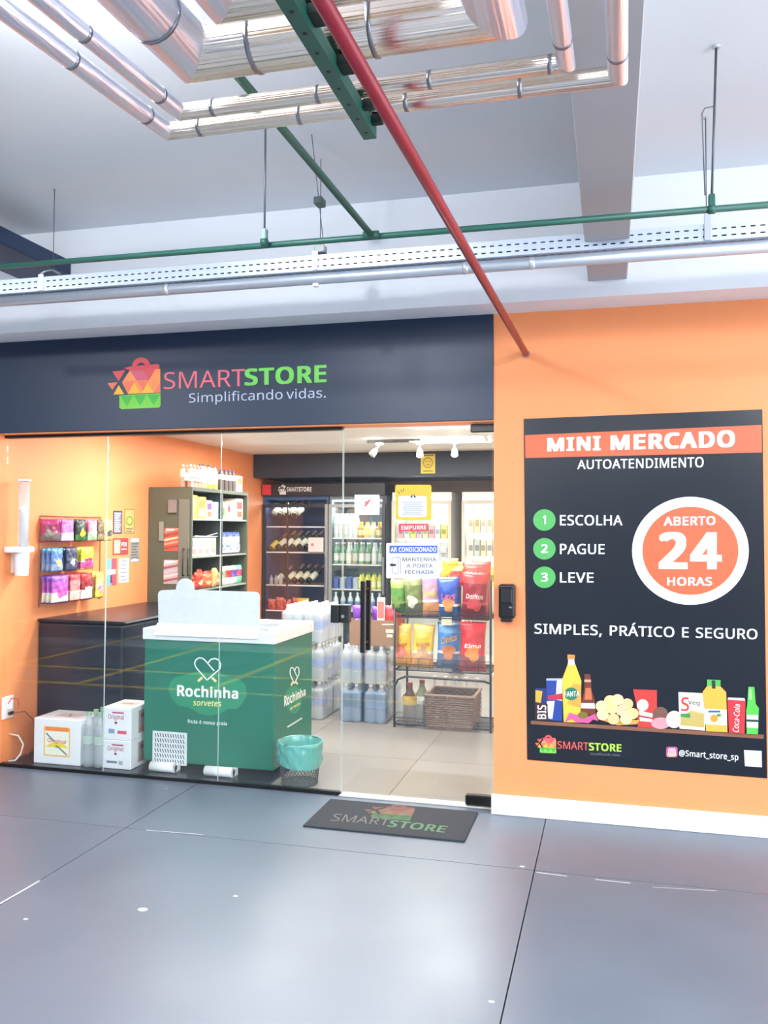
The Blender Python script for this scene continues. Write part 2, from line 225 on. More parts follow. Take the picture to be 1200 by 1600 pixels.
# ------------------------------------------------------------------ lettering and flat print
# letter outlines (advance, closed loops of x, y in 1/500 em) of a plain sans alphabet
GLYPH = {",":[107,[[74,47,36,47,16,-52,43,-52,77,42]]],"-":[129,[[113,123,16,123,16,92,113,92]]],".":[107,[[60,48,53,49,47,48,41,46,36,43,32,38,30,31,29,22,30,13,32,6,36,1,41,-3,47,-5,53,-6,60,-5,66,-3,71,1,75,6,78,13,79,22,78,31,75,38,71,43,66,46]]],"1":[229,[[142,286,113,286,36,226,54,202,85,227,109,249,108,200,108,0,142,0]]],"2":[229,[[127,289,110,290,98,290,87,288,76,286,66,283,56,279,47,274,38,269,30,263,22,257,41,233,52,241,63,248,74,253,85,257,97,259,110,260,124,259,136,255,147,248,155,239,159,227,161,212,160,200,157,188,153,177,147,166,140,155,131,144,120,132,108,119,94,105,19,29,19,0,209,0,209,32,64,32,64,34,123,93,138,107,150,120,162,133,172,146,181,159,188,172,193,185,196,199,197,214,196,229,192,243,186,255,178,265,168,274,156,281,143,286]]],"3":[229,[[136,288,109,290,91,289,73,286,58,281,43,275,31,268,20,261,37,237,59,249,66,253,74,255,82,258,90,259,100,260,109,261,124,259,137,256,148,249,155,241,160,230,162,217,161,207,158,197,153,189,147,181,139,175,129,170,118,166,105,164,90,163,62,163,62,133,89,133,105,132,120,130,133,128,144,123,153,118,160,111,165,103,169,93,170,82,168,66,162,52,153,41,139,32,120,27,97,26,84,26,71,28,57,31,43,34,30,39,18,45,18,12,30,6,42,2,55,-1,68,-2,82,-4,97,-4,120,-3,141,1,159,7,174,15,186,25,195,37,201,51,205,65,206,81,205,99,199,115,190,128,176,138,159,145,138,149,138,151,150,154,160,158,170,163,178,170,185,177,190,186,194,196,197,207,198,219,195,239,188,256,176,270,159,281]]],"4":[229,[[143,288,8,95,8,65,146,65,146,0,180,0,180,65,221,65,221,97,180,97,180,288],[146,250,148,250,146,97,43,97,129,219]]],"@":[360,[[214,285,193,286,168,285,144,280,122,273,102,263,84,251,69,237,55,220,44,202,35,181,28,160,25,137,23,112,25,83,31,56,41,33,55,12,72,-5,93,-18,117,-28,144,-34,174,-36,190,-35,206,-34,221,-31,235,-28,248,-24,260,-19,260,8,248,4,235,0,220,-4,205,-7,190,-9,174,-9,149,-8,127,-3,107,5,91,16,77,30,66,47,58,66,54,89,52,113,53,134,56,154,61,172,68,189,77,205,88,219,101,231,116,241,133,249,151,255,171,259,193,260,215,258,235,254,253,246,269,236,283,223,294,207,302,188,307,167,309,144,309,130,307,118,305,106,301,95,297,86,291,79,285,73,278,70,270,69,264,69,258,72,253,75,249,81,246,91,250,199,243,201,234,203,223,205,212,207,200,208,188,209,172,207,157,203,143,197,132,188,122,178,114,165,108,151,105,135,103,118,105,97,111,79,120,64,133,53,148,46,167,44,181,45,192,48,202,54,211,61,218,69,224,79,226,79,228,70,233,62,239,54,247,48,256,45,268,44,279,45,289,48,298,52,306,59,314,66,320,75,325,85,330,96,333,107,335,119,337,131,337,143,336,165,332,184,327,203,319,220,308,235,297,248,283,259,268,269,251,276,233,282],[219,179,216,129,214,112,210,98,205,85,197,76,186,70,172,69,162,70,153,74,145,80,139,90,136,102,135,117,135,128,137,139,140,149,144,158,150,167,157,174,166,179,177,182,189,183]]],"A":[256,[[144,287,112,287,0,0,36,0,71,89,184,89,219,0,256,0],[128,250,173,121,83,121,115,207]]],"B":[261,[[39,286,39,0,140,0,159,1,177,4,193,9,206,17,218,26,227,37,234,50,238,65,239,81,238,95,235,108,231,118,224,127,217,134,207,140,197,144,186,148,175,150,175,152,186,155,196,159,205,164,212,170,218,177,223,185,227,195,229,205,229,215,226,239,217,257,202,270,181,279,154,285,121,286],[75,255,122,255,144,254,162,251,175,245,185,237,190,226,192,211,191,197,186,185,178,176,167,170,150,166,128,164,75,164],[75,134,130,134,146,134,160,132,172,128,181,123,188,118,194,111,198,103,200,94,200,84,199,69,194,56,186,45,173,37,156,32,133,30,75,30]]],"C":[253,[[177,290,162,290,141,289,121,286,103,280,87,272,72,261,60,249,49,235,40,220,33,203,28,184,25,165,24,144,26,115,31,89,39,65,50,45,65,28,83,14,104,4,128,-2,156,-4,171,-4,185,-3,197,-1,208,1,219,4,230,8,230,39,219,36,208,33,197,31,185,29,174,28,161,28,140,29,122,34,106,42,93,52,82,66,74,82,67,100,64,121,63,143,63,160,66,177,69,191,75,205,81,217,89,228,98,237,109,245,120,251,133,255,147,258,162,259,174,258,186,256,197,254,208,250,217,247,227,243,241,273,230,278,218,283,204,286,191,288]]],"D":[293,[[39,286,39,0,119,0,149,2,176,7,199,16,220,29,237,45,250,65,260,89,266,116,268,146,266,175,261,201,251,223,238,242,222,258,202,270,180,279,155,285,127,286],[75,255,122,255,144,254,163,250,181,244,196,234,208,222,218,207,225,189,229,169,230,145,227,110,217,82,201,60,178,44,149,34,114,31,75,31]]],"E":[223,[[39,286,39,0,199,0,199,32,75,32,75,134,192,134,192,165,75,165,75,255,199,255,199,286]]],"F":[208,[[39,286,39,0,75,0,75,121,191,121,191,153,75,153,75,255,199,255,199,286]]],"G":[292,[[189,290,173,290,143,288,116,282,93,272,72,258,56,241,42,221,32,198,26,172,24,143,26,114,31,88,40,65,52,44,68,27,87,14,108,4,133,-2,162,-4,181,-4,199,-2,215,0,231,2,247,6,262,11,262,151,163,151,163,119,226,119,226,34,202,29,193,28,182,27,170,27,146,29,125,34,108,42,93,53,82,67,73,83,67,101,63,121,62,143,64,166,68,186,75,205,85,221,97,234,112,245,130,252,149,257,171,259,184,258,197,256,210,254,223,250,234,247,245,242,258,273,246,278,232,283,218,286,204,288]]],"H":[297,[[75,286,39,286,39,0,75,0,75,134,222,134,222,0,258,0,258,286,222,286,222,165,75,165]]],"I":[136,[[119,286,16,286,16,265,50,257,50,28,16,21,16,0,119,0,119,21,86,28,86,257,119,265]]],"L":[210,[[75,286,39,286,39,0,200,0,200,32,75,32]]],"M":[364,[[39,286,39,0,72,0,72,174,69,251,71,251,165,0,195,0,290,251,292,251,289,176,289,0,325,0,325,286,272,286,182,52,180,52,92,286]]],"N":[305,[[39,286,39,0,72,0,72,160,69,238,71,238,224,0,266,0,266,286,232,286,232,125,235,49,233,49,81,286]]],"O":[313,[[184,289,157,291,129,289,104,283,83,272,65,258,50,241,39,221,31,198,26,172,24,144,25,122,28,102,32,83,39,66,47,51,57,37,69,25,83,15,98,7,116,1,135,-3,157,-4,178,-3,197,1,214,6,229,14,243,24,255,36,265,50,274,66,280,83,285,102,288,122,289,144,287,172,282,198,274,221,262,242,247,259,229,272,208,283],[137,257,157,259,187,256,210,245,228,228,241,205,248,177,251,144,249,121,246,100,241,81,233,65,222,52,210,41,195,34,177,29,157,27,137,29,119,34,104,41,91,52,80,65,73,81,67,100,64,121,63,144,64,166,67,187,73,205,80,221,91,235,104,245,119,253]]],"P":[243,[[39,286,39,0,75,0,75,111,108,111,128,112,146,115,162,119,176,124,187,131,197,139,205,148,212,158,216,168,220,179,221,190,222,202,219,227,211,248,196,264,176,276,149,284,115,286],[75,255,111,255,135,254,153,249,167,242,177,231,183,217,185,200,184,187,181,176,176,167,169,159,160,153,149,148,136,145,121,143,104,142,75,142]]],"R":[249,[[39,286,39,0,75,0,75,118,132,118,201,0,243,0,165,128,174,132,183,137,192,143,200,149,208,157,214,167,218,178,221,191,222,205,221,222,217,237,211,250,202,261,191,270,177,277,160,282,140,285,118,286],[75,255,116,255,131,254,144,253,155,250,164,246,172,240,177,233,182,225,184,215,185,203,183,187,178,173,169,163,156,155,139,150,118,149,75,149]]],"S":[220,[[131,290,115,290,98,289,82,286,68,281,55,275,44,266,36,256,29,245,25,232,24,217,25,207,26,197,29,188,32,179,37,172,43,165,49,158,57,152,66,147,75,142,86,137,98,132,114,126,128,120,139,115,147,109,154,103,159,97,163,90,165,82,165,73,164,64,162,56,158,49,152,43,145,37,136,33,126,30,114,28,101,27,86,28,71,30,56,32,43,36,31,40,20,44,20,10,27,7,34,4,42,2,50,0,59,-1,68,-2,78,-3,89,-4,99,-4,119,-3,137,0,153,6,168,13,179,22,189,33,196,46,200,60,201,77,200,91,197,103,192,114,185,123,176,132,166,139,153,146,139,153,109,165,96,170,86,176,78,181,71,187,67,193,63,200,61,208,61,217,61,225,63,232,67,239,71,245,77,249,85,253,93,256,103,258,115,259,127,258,139,257,151,254,162,251,173,247,183,243,194,274,183,279,171,283,159,286,145,288]]],"T":[223,[[219,286,4,286,4,255,93,255,93,0,130,0,130,255,219,255]]],"U":[293,[[72,286,36,286,36,102,39,72,48,47,64,25,85,9,112,-1,145,-4,169,-2,190,2,208,10,223,20,235,33,245,48,251,64,255,82,257,101,257,286,221,286,221,101,220,87,218,74,213,63,207,52,199,44,189,37,178,31,163,28,147,27,124,29,105,36,91,47,80,61,74,79,72,101]]],"V":[241,[[38,286,0,286,102,0,138,0,241,286,202,286,138,103,120,40,102,103]]],"X":[235,[[48,286,8,286,97,149,2,0,40,0,117,124,192,0,233,0,138,150,227,286,188,286,118,174]]],"_":[178,[[179,-36,-1,-36,-1,-62,179,-62]]],"a":[225,[[139,217,115,219,102,218,88,216,75,213,63,209,52,205,42,200,53,174,62,178,71,182,81,185,92,188,102,189,113,190,127,189,138,185,146,180,153,171,157,158,158,142,158,130,121,128,90,125,64,119,44,109,30,96,21,80,18,60,19,46,22,34,27,24,34,15,42,8,52,3,62,-1,74,-3,86,-4,98,-4,108,-2,117,0,125,2,132,6,139,11,146,17,152,23,158,30,160,30,167,0,192,0,192,146,190,169,184,188,174,201,159,211],[126,104,158,105,158,86,156,67,150,51,140,39,126,31,111,26,94,24,83,25,74,28,66,33,60,40,56,48,55,59,57,72,62,83,70,91,83,97,102,102]]],"c":[192,[[134,219,123,219,104,218,87,214,71,207,57,198,45,186,35,171,28,153,24,131,22,106,23,82,28,62,35,44,44,29,56,17,70,8,85,1,102,-3,120,-4,132,-4,142,-3,152,-1,160,1,168,4,176,8,176,39,168,36,160,33,151,30,142,28,131,27,120,26,107,27,96,31,86,36,77,43,71,52,65,63,62,76,59,90,59,107,59,124,62,139,65,152,71,163,78,172,86,179,96,184,108,187,122,188,130,188,138,187,146,185,168,178,179,207,172,210,164,213,154,216,144,217]]],"d":[247,[[213,305,177,305,177,219,180,187,177,187,173,193,167,198,162,203,155,208,148,212,140,215,131,217,121,218,111,219,86,216,64,206,46,191,33,169,25,141,22,107,25,73,33,45,46,24,64,8,85,-1,110,-4,121,-4,131,-2,140,0,148,4,155,8,162,12,167,17,173,23,177,29,179,29,184,0,213,0],[98,187,115,190,137,187,153,180,164,168,172,152,176,131,178,107,178,100,176,77,171,58,164,44,152,34,136,27,116,25,98,28,84,35,73,47,65,63,60,83,59,106,60,130,65,150,73,167,84,180]]],"e":[226,[[135,218,117,219,99,217,82,213,67,205,54,195,43,182,34,166,27,148,23,128,22,106,24,83,28,63,35,46,45,30,57,18,72,8,88,2,106,-3,126,-4,140,-4,152,-2,164,-1,174,2,185,6,196,10,196,41,185,36,174,33,163,30,152,28,140,26,127,26,107,28,91,35,77,45,67,60,61,78,59,101,206,101,206,122,205,141,201,158,195,173,187,186,177,198,165,207,150,214],[101,188,117,190,128,189,138,187,146,182,153,176,159,169,163,161,166,151,168,140,169,129,59,129,63,147,68,162,77,174,88,183]]],"f":[138,[[122,306,113,307,99,306,87,303,76,299,66,292,58,284,52,273,47,261,45,246,44,229,44,216,6,204,6,188,44,188,44,0,79,0,79,188,133,188,133,215,79,215,79,229,80,244,83,257,88,266,94,273,103,277,114,278,146,272,155,300,130,306]]],"g":[247,[[124,218,110,219,85,216,63,205,46,189,32,166,25,139,22,107,25,75,32,47,46,25,63,9,85,-1,111,-4,125,-3,138,0,149,4,160,10,169,18,177,28,179,28,178,-6,176,-24,171,-39,162,-51,150,-60,135,-65,118,-67,103,-66,89,-65,75,-63,62,-59,50,-55,39,-50,39,-83,50,-87,61,-90,74,-93,87,-95,101,-96,116,-96,137,-95,155,-92,170,-86,183,-78,194,-67,202,-55,208,-40,211,-23,213,-4,213,215,184,215,180,186,178,186,169,196,159,205,149,211,137,215],[104,188,115,189,129,188,141,186,151,181,159,174,166,165,171,154,175,141,177,125,178,107,178,99,178,86,176,75,174,65,172,57,168,49,163,42,158,37,151,32,144,29,136,27,126,25,116,25,99,27,84,34,73,46,65,62,60,82,59,107,59,123,61,138,65,152,70,163,77,172,84,180,93,185]]],"h":[248,[[69,305,34,305,34,0,69,0,69,111,70,127,72,141,75,154,80,164,86,173,95,180,105,185,117,188,132,189,147,188,160,184,169,176,175,166,179,153,180,138,180,0,215,0,215,140,214,157,211,172,206,185,200,195,191,204,180,210,168,215,153,218,137,219,128,218,119,217,110,215,102,212,94,208,87,204,80,198,75,192,70,185,67,185,69,215]]],"i":[103,[[69,215,34,215,34,0,69,0],[57,295,52,296,47,295,42,293,37,290,34,286,32,280,31,273,32,266,34,261,37,256,42,253,47,251,52,251,57,251,62,253,66,256,70,261,72,266,73,273,72,280,70,286,66,290,62,293]]],"l":[103,[[69,305,34,305,34,0,69,0]]],"m":[375,[[149,218,133,219,125,219,116,217,108,215,100,212,93,209,86,204,80,199,75,193,70,186,68,186,63,215,34,215,34,0,69,0,69,111,70,127,72,142,75,154,79,165,85,173,93,180,102,185,113,188,127,189,136,189,145,187,152,184,157,179,162,174,166,167,169,158,170,149,171,138,171,0,206,0,206,119,207,140,212,157,219,171,230,181,245,187,264,189,277,188,289,184,297,176,303,166,306,154,308,138,308,0,342,0,342,140,340,165,334,185,324,200,310,211,292,217,270,219,256,218,243,215,230,210,219,203,209,194,201,183,199,183,193,194,185,203,175,210,163,215]]],"n":[248,[[161,217,138,219,129,219,120,217,111,215,103,212,95,209,88,204,81,199,75,193,70,186,68,186,63,215,34,215,34,0,69,0,69,111,71,135,75,154,83,169,95,180,111,187,132,189,147,188,160,184,169,176,175,166,179,153,180,138,180,0,215,0,215,140,213,165,207,185,196,200,180,211]]],"o":[243,[[141,217,122,219,102,217,84,213,69,206,55,196,43,183,34,168,27,151,23,130,22,108,23,91,25,75,29,60,35,47,42,36,50,25,59,16,70,9,81,3,94,-1,107,-3,121,-4,135,-3,149,-1,162,3,174,9,185,16,194,25,202,36,209,47,214,60,218,75,220,91,221,108,220,130,215,151,208,168,199,183,187,196,173,206,158,213],[101,187,121,189,135,188,147,185,157,179,165,172,172,163,178,152,181,139,184,124,184,108,184,92,182,77,178,64,173,52,166,43,157,35,147,30,135,26,121,25,108,26,96,30,86,35,77,43,70,52,65,64,61,77,59,92,59,108,60,131,65,151,73,168,85,180]]],"p":[247,[[161,216,136,219,125,218,115,217,106,215,98,211,91,207,85,202,79,197,74,192,69,186,68,186,63,215,34,215,34,-96,69,-96,69,-8,67,27,69,27,74,22,79,17,85,12,91,7,99,4,107,0,116,-2,125,-4,136,-4,153,-3,169,2,183,9,195,18,205,31,214,46,220,64,223,85,225,108,222,142,214,170,200,191,182,207],[130,189,148,187,163,179,174,167,182,151,186,131,188,108,187,93,185,79,182,66,177,54,171,44,163,36,154,30,143,26,131,25,116,26,104,30,94,35,86,42,80,52,75,63,72,76,70,91,69,108,69,115,70,131,72,144,76,156,81,166,87,175,95,181,105,186,116,188]]],"r":[166,[[134,219,125,218,116,216,107,213,99,209,92,204,85,197,79,191,73,183,69,176,67,176,63,215,34,215,34,0,69,0,69,115,70,125,72,135,74,144,78,153,83,160,88,167,94,173,101,178,108,182,116,185,124,186,155,184,160,217]]],"s":[192,[[114,219,101,219,79,217,59,212,43,204,30,193,23,179,20,162,21,151,24,141,28,133,35,126,42,120,51,114,62,109,74,103,100,93,111,88,120,83,127,79,132,75,136,71,138,66,139,61,140,56,139,47,135,39,128,33,118,28,105,25,89,24,77,25,64,27,52,30,40,34,30,38,21,42,21,10,30,6,39,2,50,0,61,-2,74,-4,88,-4,105,-3,120,-1,134,3,146,9,156,16,164,24,169,35,173,46,174,59,173,70,171,80,166,88,161,95,153,102,144,107,134,113,122,118,97,128,86,133,77,137,69,141,64,145,59,149,56,153,55,158,54,164,55,171,59,178,66,183,74,187,85,189,99,190,109,190,119,188,129,186,139,183,148,180,158,176,170,204,159,209,149,212,138,215,126,217]]],"t":[145,[[72,264,51,264,37,219,6,204,6,188,37,188,37,63,38,46,41,33,46,22,52,13,60,7,69,2,79,-1,89,-3,100,-4,136,2,136,29,106,25,97,26,88,29,82,34,76,42,73,51,72,63,72,188,134,188,134,215,72,215]]],"u":[248,[[67,215,32,215,32,74,33,57,36,42,40,30,47,19,56,11,67,4,79,0,94,-3,110,-4,119,-4,128,-2,137,-1,145,2,153,6,160,10,167,15,173,21,178,28,180,28,185,0,214,0,214,215,178,215,178,103,178,87,176,73,173,61,168,50,161,41,153,34,143,29,130,26,115,25,100,27,88,31,79,38,73,48,69,61,67,77]]],"v":[204,[[38,215,0,215,81,0,122,0,204,215,166,215,120,88,102,31,101,31]]],"y":[204,[[38,215,0,215,87,-1,76,-29,73,-37,69,-43,65,-50,60,-55,55,-59,50,-63,43,-65,36,-67,4,-65,4,-93,34,-96,47,-95,59,-93,69,-88,78,-82,87,-74,94,-65,101,-54,107,-42,112,-30,204,215,166,215,123,93,104,34,103,34,85,93]]],"Á":[256,[[144,287,112,287,0,0,36,0,71,89,184,89,219,0,256,0],[128,250,173,121,83,121,115,207],[187,379,144,379,106,319,106,314,130,314,187,374]]],"é":[226,[[135,218,117,219,99,217,82,213,67,205,54,195,43,182,34,166,27,148,23,128,22,106,24,83,28,63,35,46,45,30,57,18,72,8,88,2,106,-3,126,-4,140,-4,152,-2,164,-1,174,2,185,6,196,10,196,41,185,36,174,33,163,30,152,28,140,26,127,26,107,28,91,35,77,45,67,60,61,78,59,101,206,101,206,122,205,141,201,158,195,173,187,186,177,198,165,207,150,214],[101,188,117,190,128,189,138,187,146,182,153,176,159,169,163,161,166,151,168,140,169,129,59,129,63,147,68,162,77,174,88,183],[174,307,131,307,93,248,93,243,116,243,174,303]]]}
_txt = {}
def glyph_geo(c):
    if c in _txt: return _txt[c]
    cu = bpy.data.curves.new('lettering', 'CURVE'); cu.dimensions = '2D'; cu.fill_mode = 'BOTH'
    for lp in GLYPH[c][1]:
        sp = cu.splines.new('POLY'); n = len(lp)//2; sp.points.add(n-1)
        for i in range(n): sp.points[i].co = (lp[2*i]/500, lp[2*i+1]/500, 0, 1)
        sp.use_cyclic_u = True
    ob = bpy.data.objects.new('lettering', cu); me = bpy.data.meshes.new_from_object(ob)
    r = ([(v.co.x, v.co.y) for v in me.vertices], [tuple(p.vertices) for p in me.polygons])
    bpy.data.objects.remove(ob); bpy.data.curves.remove(cu); bpy.data.meshes.remove(me)
    _txt[c] = r; return r
def text_geo(txt, bold=0.0, italic=0.0):
    """vertices with a small step number, faces; weight is added by nearby copies of each letter"""
    vs = []; fs = []; x = 0.0
    w = max(0, bold)*.75
    if w < .006: offs = [(0, 0)]
    else: offs = [(0, 0), (w, w*.55), (-w, w*.55), (w, -w*.55), (-w, -w*.55)]
    if w > .03: offs += [(w*.5, w*.5), (-w*.5, w*.5), (w*.5, -w*.5), (-w*.5, -w*.5), (w, 0), (-w, 0)]
    for c in txt:
        if c == ' ': x += .27+w; continue
        gv, gf = glyph_geo(c)
        for k, (dx, dy) in enumerate(offs):
            b = len(vs); vs += [(x+px+dx+italic*py, py+dy, k) for px, py in gv]; fs += [tuple(b+i for i in f) for f in gf]
        x += GLYPH[c][0]/500+2*w*.8
    return vs, fs
def capheight(bold):
    vs, _ = text_geo('H', bold); ys = [v[1] for v in vs]; return min(ys), max(ys)
class Sheet:
    """flat print on a plane: fn(px, py, layer) -> point"""
    def __init__(s, mb, fn): s.mb = mb; s.fn = fn
    def poly(s, pts, mat, layer=1):
        s.mb.add([s.fn(x, y, layer) for x, y in pts], [list(range(len(pts)))], mat); return s
    def rect(s, x0, y0, x1, y1, mat, layer=1): return s.poly([(x0, y1), (x1, y1), (x1, y0), (x0, y0)], mat, layer)
    def ell(s, cx, cy, rx, ry, mat, layer=1, n=36):
        return s.poly([(cx+rx*math.cos(2*PI*i/n), cy-ry*math.sin(2*PI*i/n)) for i in range(n)], mat, layer)
    def rrect(s, x0, y0, x1, y1, r, mat, layer=1, ry=None):
        ry = ry or r; pts = []
        for cx, cy, a0 in ((x1-r, y0+ry, 0), (x0+r, y0+ry, 90), (x0+r, y1-ry, 180), (x1-r, y1-ry, 270)):
            for k in range(5):
                a = math.radians(a0+k*22.5); pts.append((cx+r*math.cos(a), cy-ry*math.sin(a)))
        return s.poly(pts, mat, layer)
    def text(s, txt, tl, tr, br, bl, mat, layer=2, bold=.02, italic=0.):
        # corners span the text's width and its cap height (baseline bl-br)
        bold *= 1.0
        vs, fs = text_geo(txt, bold, italic)
        y0, y1 = capheight(bold); xs = [v[0] for v in vs]; x0, x1 = min(xs), max(xs); out = []
        for x, y, k in vs:
            u = (x-x0)/(x1-x0); v = (y-y0)/(y1-y0)
            px = (1-v)*((1-u)*bl[0]+u*br[0])+v*((1-u)*tl[0]+u*tr[0])
            py = (1-v)*((1-u)*bl[1]+u*br[1])+v*((1-u)*tl[1]+u*tr[1])
            out.append(s.fn(px, py, layer+.06*k))
        s.mb.add(out, fs, mat); return s
    def line(s, p, q, w, mat, layer=1):
        dx, dy = q[0]-p[0], q[1]-p[1]; l = math.hypot(dx, dy) or 1; nx, ny = -dy/l*w/2, dx/l*w/2
        return s.poly([(p[0]+nx, p[1]+ny), (q[0]+nx, q[1]+ny), (q[0]-nx, q[1]-ny), (p[0]-nx, p[1]-ny)], mat, layer)
def planeY(y, step=.0007): return lambda px, py, L: PY(y-step*L, px, py)
def planeX(x, step=.0007): return lambda px, py, L: PX(x+step*L, px, py)

EM = dict(red=C(222, 84, 92, .5), rose=C(212, 96, 118, .5), ora=C(244, 146, 84, .5), ora2=C(240, 120, 90, .5), yel=C(246, 184, 60, .5),
          gr=C(120, 200, 70, .5), gr2=C(70, 178, 70, .5), gr3=C(150, 215, 90, .5))
def bag_emblem(sh, tl, tr, br, bl, layer=2, pal=None):
    """shopping bag emblem of small triangles, 0..1 box (v down) over the four corners"""
    p = pal or EM
    def q(u, v): return ((1-v)*((1-u)*tl[0]+u*tr[0])+v*((1-u)*bl[0]+u*br[0]), (1-v)*((1-u)*tl[1]+u*tr[1])+v*((1-u)*bl[1]+u*br[1]))
    def P(pts, c, l=0): sh.poly([q(*a) for a in pts][::-1], p[c], layer+l)
    # handle ring as a fan of quads
    for i in range(8):
        a0, a1 = PI*i/8, PI*(i+1)/8
        o = lambda a, r, ry: (.63+r*math.cos(a), .16-ry*math.sin(a))
        P([o(a0, .17, .16), o(a0, .07, .06), o(a1, .07, .06), o(a1, .17, .16)], 'red')
    P([(.46, .16), (.30, .19), (.42, .24), (.97, .24), (.98, .17), (.93, .14), (.80, .15)], 'red')
    P([(.42, .24), (.27, .47), (.38, .7), (.99, .7), (.99, .24)], 'ora')
    for a, b, c, col in (((.42, .24), (.66, .24), (.54, .44), 'rose'), ((.66, .24), (.9, .24), (.78, .44), 'red'), ((.54, .44), (.66, .24), (.78, .44), 'rose'),
                         ((.27, .47), (.5, .44), (.38, .7), 'ora2'), ((.54, .44), (.78, .44), (.66, .66), 'ora2'), ((.38, .7), (.5, .48), (.62, .7), 'yel'),
                         ((.62, .7), (.74, .48), (.86, .7), 'yel'), ((.86, .7), (.99, .48), (.99, .7), 'ora2')):
        P([a, b, c], col, 1)
    P([(.22, .72), (.22, .96), (.26, .99), (.96, .99), (.99, .95), (.99, .71)], 'gr')
    for k in range(3):
        x = .36+k*.25; P([(x-.13, .73), (x+.13, .73), (x, .94)][::-1] if False else [(x-.12, .73), (x, .94), (x+.12, .73)], 'gr2', 1)
    P([(.09, .25), (.34, .23), (.21, .44)], 'red'); P([(0, .47), (.19, .46), (.09, .61)], 'ora2'); P([(.21, .52), (.11, .70), (.31, .70)], 'yel')

# ------------------------------------------------------------------ garage shell
FLOORM = C(98, 108, 122, .3, spec=.55, var=.16, scale=2.2, bump=.02, name='grey_blue_polished_concrete')
def detail_floor(m):
    nt = m.node_tree; N = nt.nodes; L = nt.links; bs = N['Principled BSDF']
    tc = N.new('ShaderNodeTexCoord'); n2 = N.new('ShaderNodeTexNoise'); n2.inputs['Scale'].default_value = 1.3; n2.inputs['Detail'].default_value = 6
    mr = N.new('ShaderNodeMapRange'); mr.inputs['To Min'].default_value = .22; mr.inputs['To Max'].default_value = .48
    L.new(tc.outputs['Object'], n2.inputs['Vector']); L.new(n2.outputs['Fac'], mr.inputs['Value']); L.new(mr.outputs[0], bs.inputs['Roughness'])
detail_floor(FLOORM)
f = MB().box(-9, -12, -.12, 4.5, .1, -.02, C(60, 66, 78, .7)).build('floor'); struct(f)
xs = [-9, -8.39, -6.37, -4.36, -2.35, -.33, 1.69, 3.7, 4.5]; ys = [-12, -10.7, -8.7, -6.7, -4.7, -2.72, -.71, .075]
for i in range(len(xs)-1):
    for j in range(len(ys)-1):
        g = .0025
        MB().box(xs[i]+g, ys[j]+g, -.02, xs[i+1]-g, ys[j+1]-(g if j < len(ys)-2 else 0), 0, FLOORM).build('slab', f)
# scuffs: pale paint flecks and scratches lying on the slabs
sc = MB(); pale = C(200, 204, 208, .6)
for a, b, w in (((0, 1412), (62, 1376), .010), ((228, 1297), (318, 1304), .006), ((838, 1363), (886, 1369), .008), ((930, 1374), (985, 1380), .008), ((1020, 1386), (1120, 1392), .005)):
    p, q = PZ(.0008, *a), PZ(.0008, *b); d = (q-p).normalized(); n = Vector((-d.y, d.x, 0))*w/2
    sc.add([p+n, p-n, q-n, q+n], [(0, 1, 2, 3)], pale)
for x, y, r in ((223, 1421, .016), (368, 1400, .008), (40, 1436, .008), (260, 1232, .006), (816, 1354, .010), (768, 1565, .008)):
    c = PZ(.0008, x, y); sc.add([c+Vector((r*1.3*math.cos(k), r*math.sin(k), 0)) for k in [2*PI*i/9 for i in range(9)]], [list(range(9))], pale)
o = sc.build('paint_fleck', f); o['kind'] = 'stuff'
yl = C(222, 190, 70, .5)
for n_, (x0, y0, x1, y1) in enumerate(((-8.5, -3.39, -2.0, -3.31), (-8.5, -2.56, -1.6, -2.48), (-4.98, -6.5, -4.90, -2.56), (-3.64, -6.5, -3.56, -2.56), (-6.32, -6.5, -6.24, -2.56))):
    MB().box(x0, y0, .0004, x1, y1, .0012+.0002*n_, yl).build('floor_line', f)
MB().box(-8.9, -5.5, .0004, 4.4, -4.95, .001, C(150, 156, 164, .5)).build('floor_band', f)

CEILM = C(222, 226, 230, .7, var=.03, scale=1.5, bump=.01, name='grey_ceiling_paint')
struct(MB().box(-9, -12, 3.24, 4.5, .15, 3.36, CEILM).build('ceiling'))
BEAMM = C(232, 236, 242, .7, var=.02, scale=2, name='pale_beam_paint')
struct(MB().box(-9, -.226, 2.655, 4.5, .15, 3.24, BEAMM).build('ceiling_beam'))
struct(MB().box(-.104, -12, 2.735, .084, -.226, 3.24, C(172, 174, 176, .7, var=.04, scale=2)).build('ceiling_beam', bevel=.004))
struct(MB().box(-9, -12.1, 0, 4.5, -12, 3.24, C(150, 156, 165, .7)).build('wall_rear'))
struct(MB().box(-9.1, -12, 0, -9, .15, 3.24, C(120, 126, 136, .7)).build('wall_side'))
struct(MB().box(-6, -.0, 2.078, -3.715, .07, 2.655, C(210, 210, 206, .6)).build('wall_left_front'))
struct(MB().box(-6, 0, 0, -3.715, .07, 2.078, ORANGE).build('wall_left_front'))
# front wall, right of the door
struct(MB().box(-.603, 0, 0, 2.6, .15, 2.655, ORANGE).build('wall_front'))
struct(MB().box(-3.715, .0, 2.078, -.603, .15, 2.655, ORANGE).build('wall_over_glass'))
struct(MB().box(-.614, -.016, 0, 2.6, 0, .104, C(240, 243, 245, .35, name='white_baseboard')).build('baseboard_front', bevel=.003))
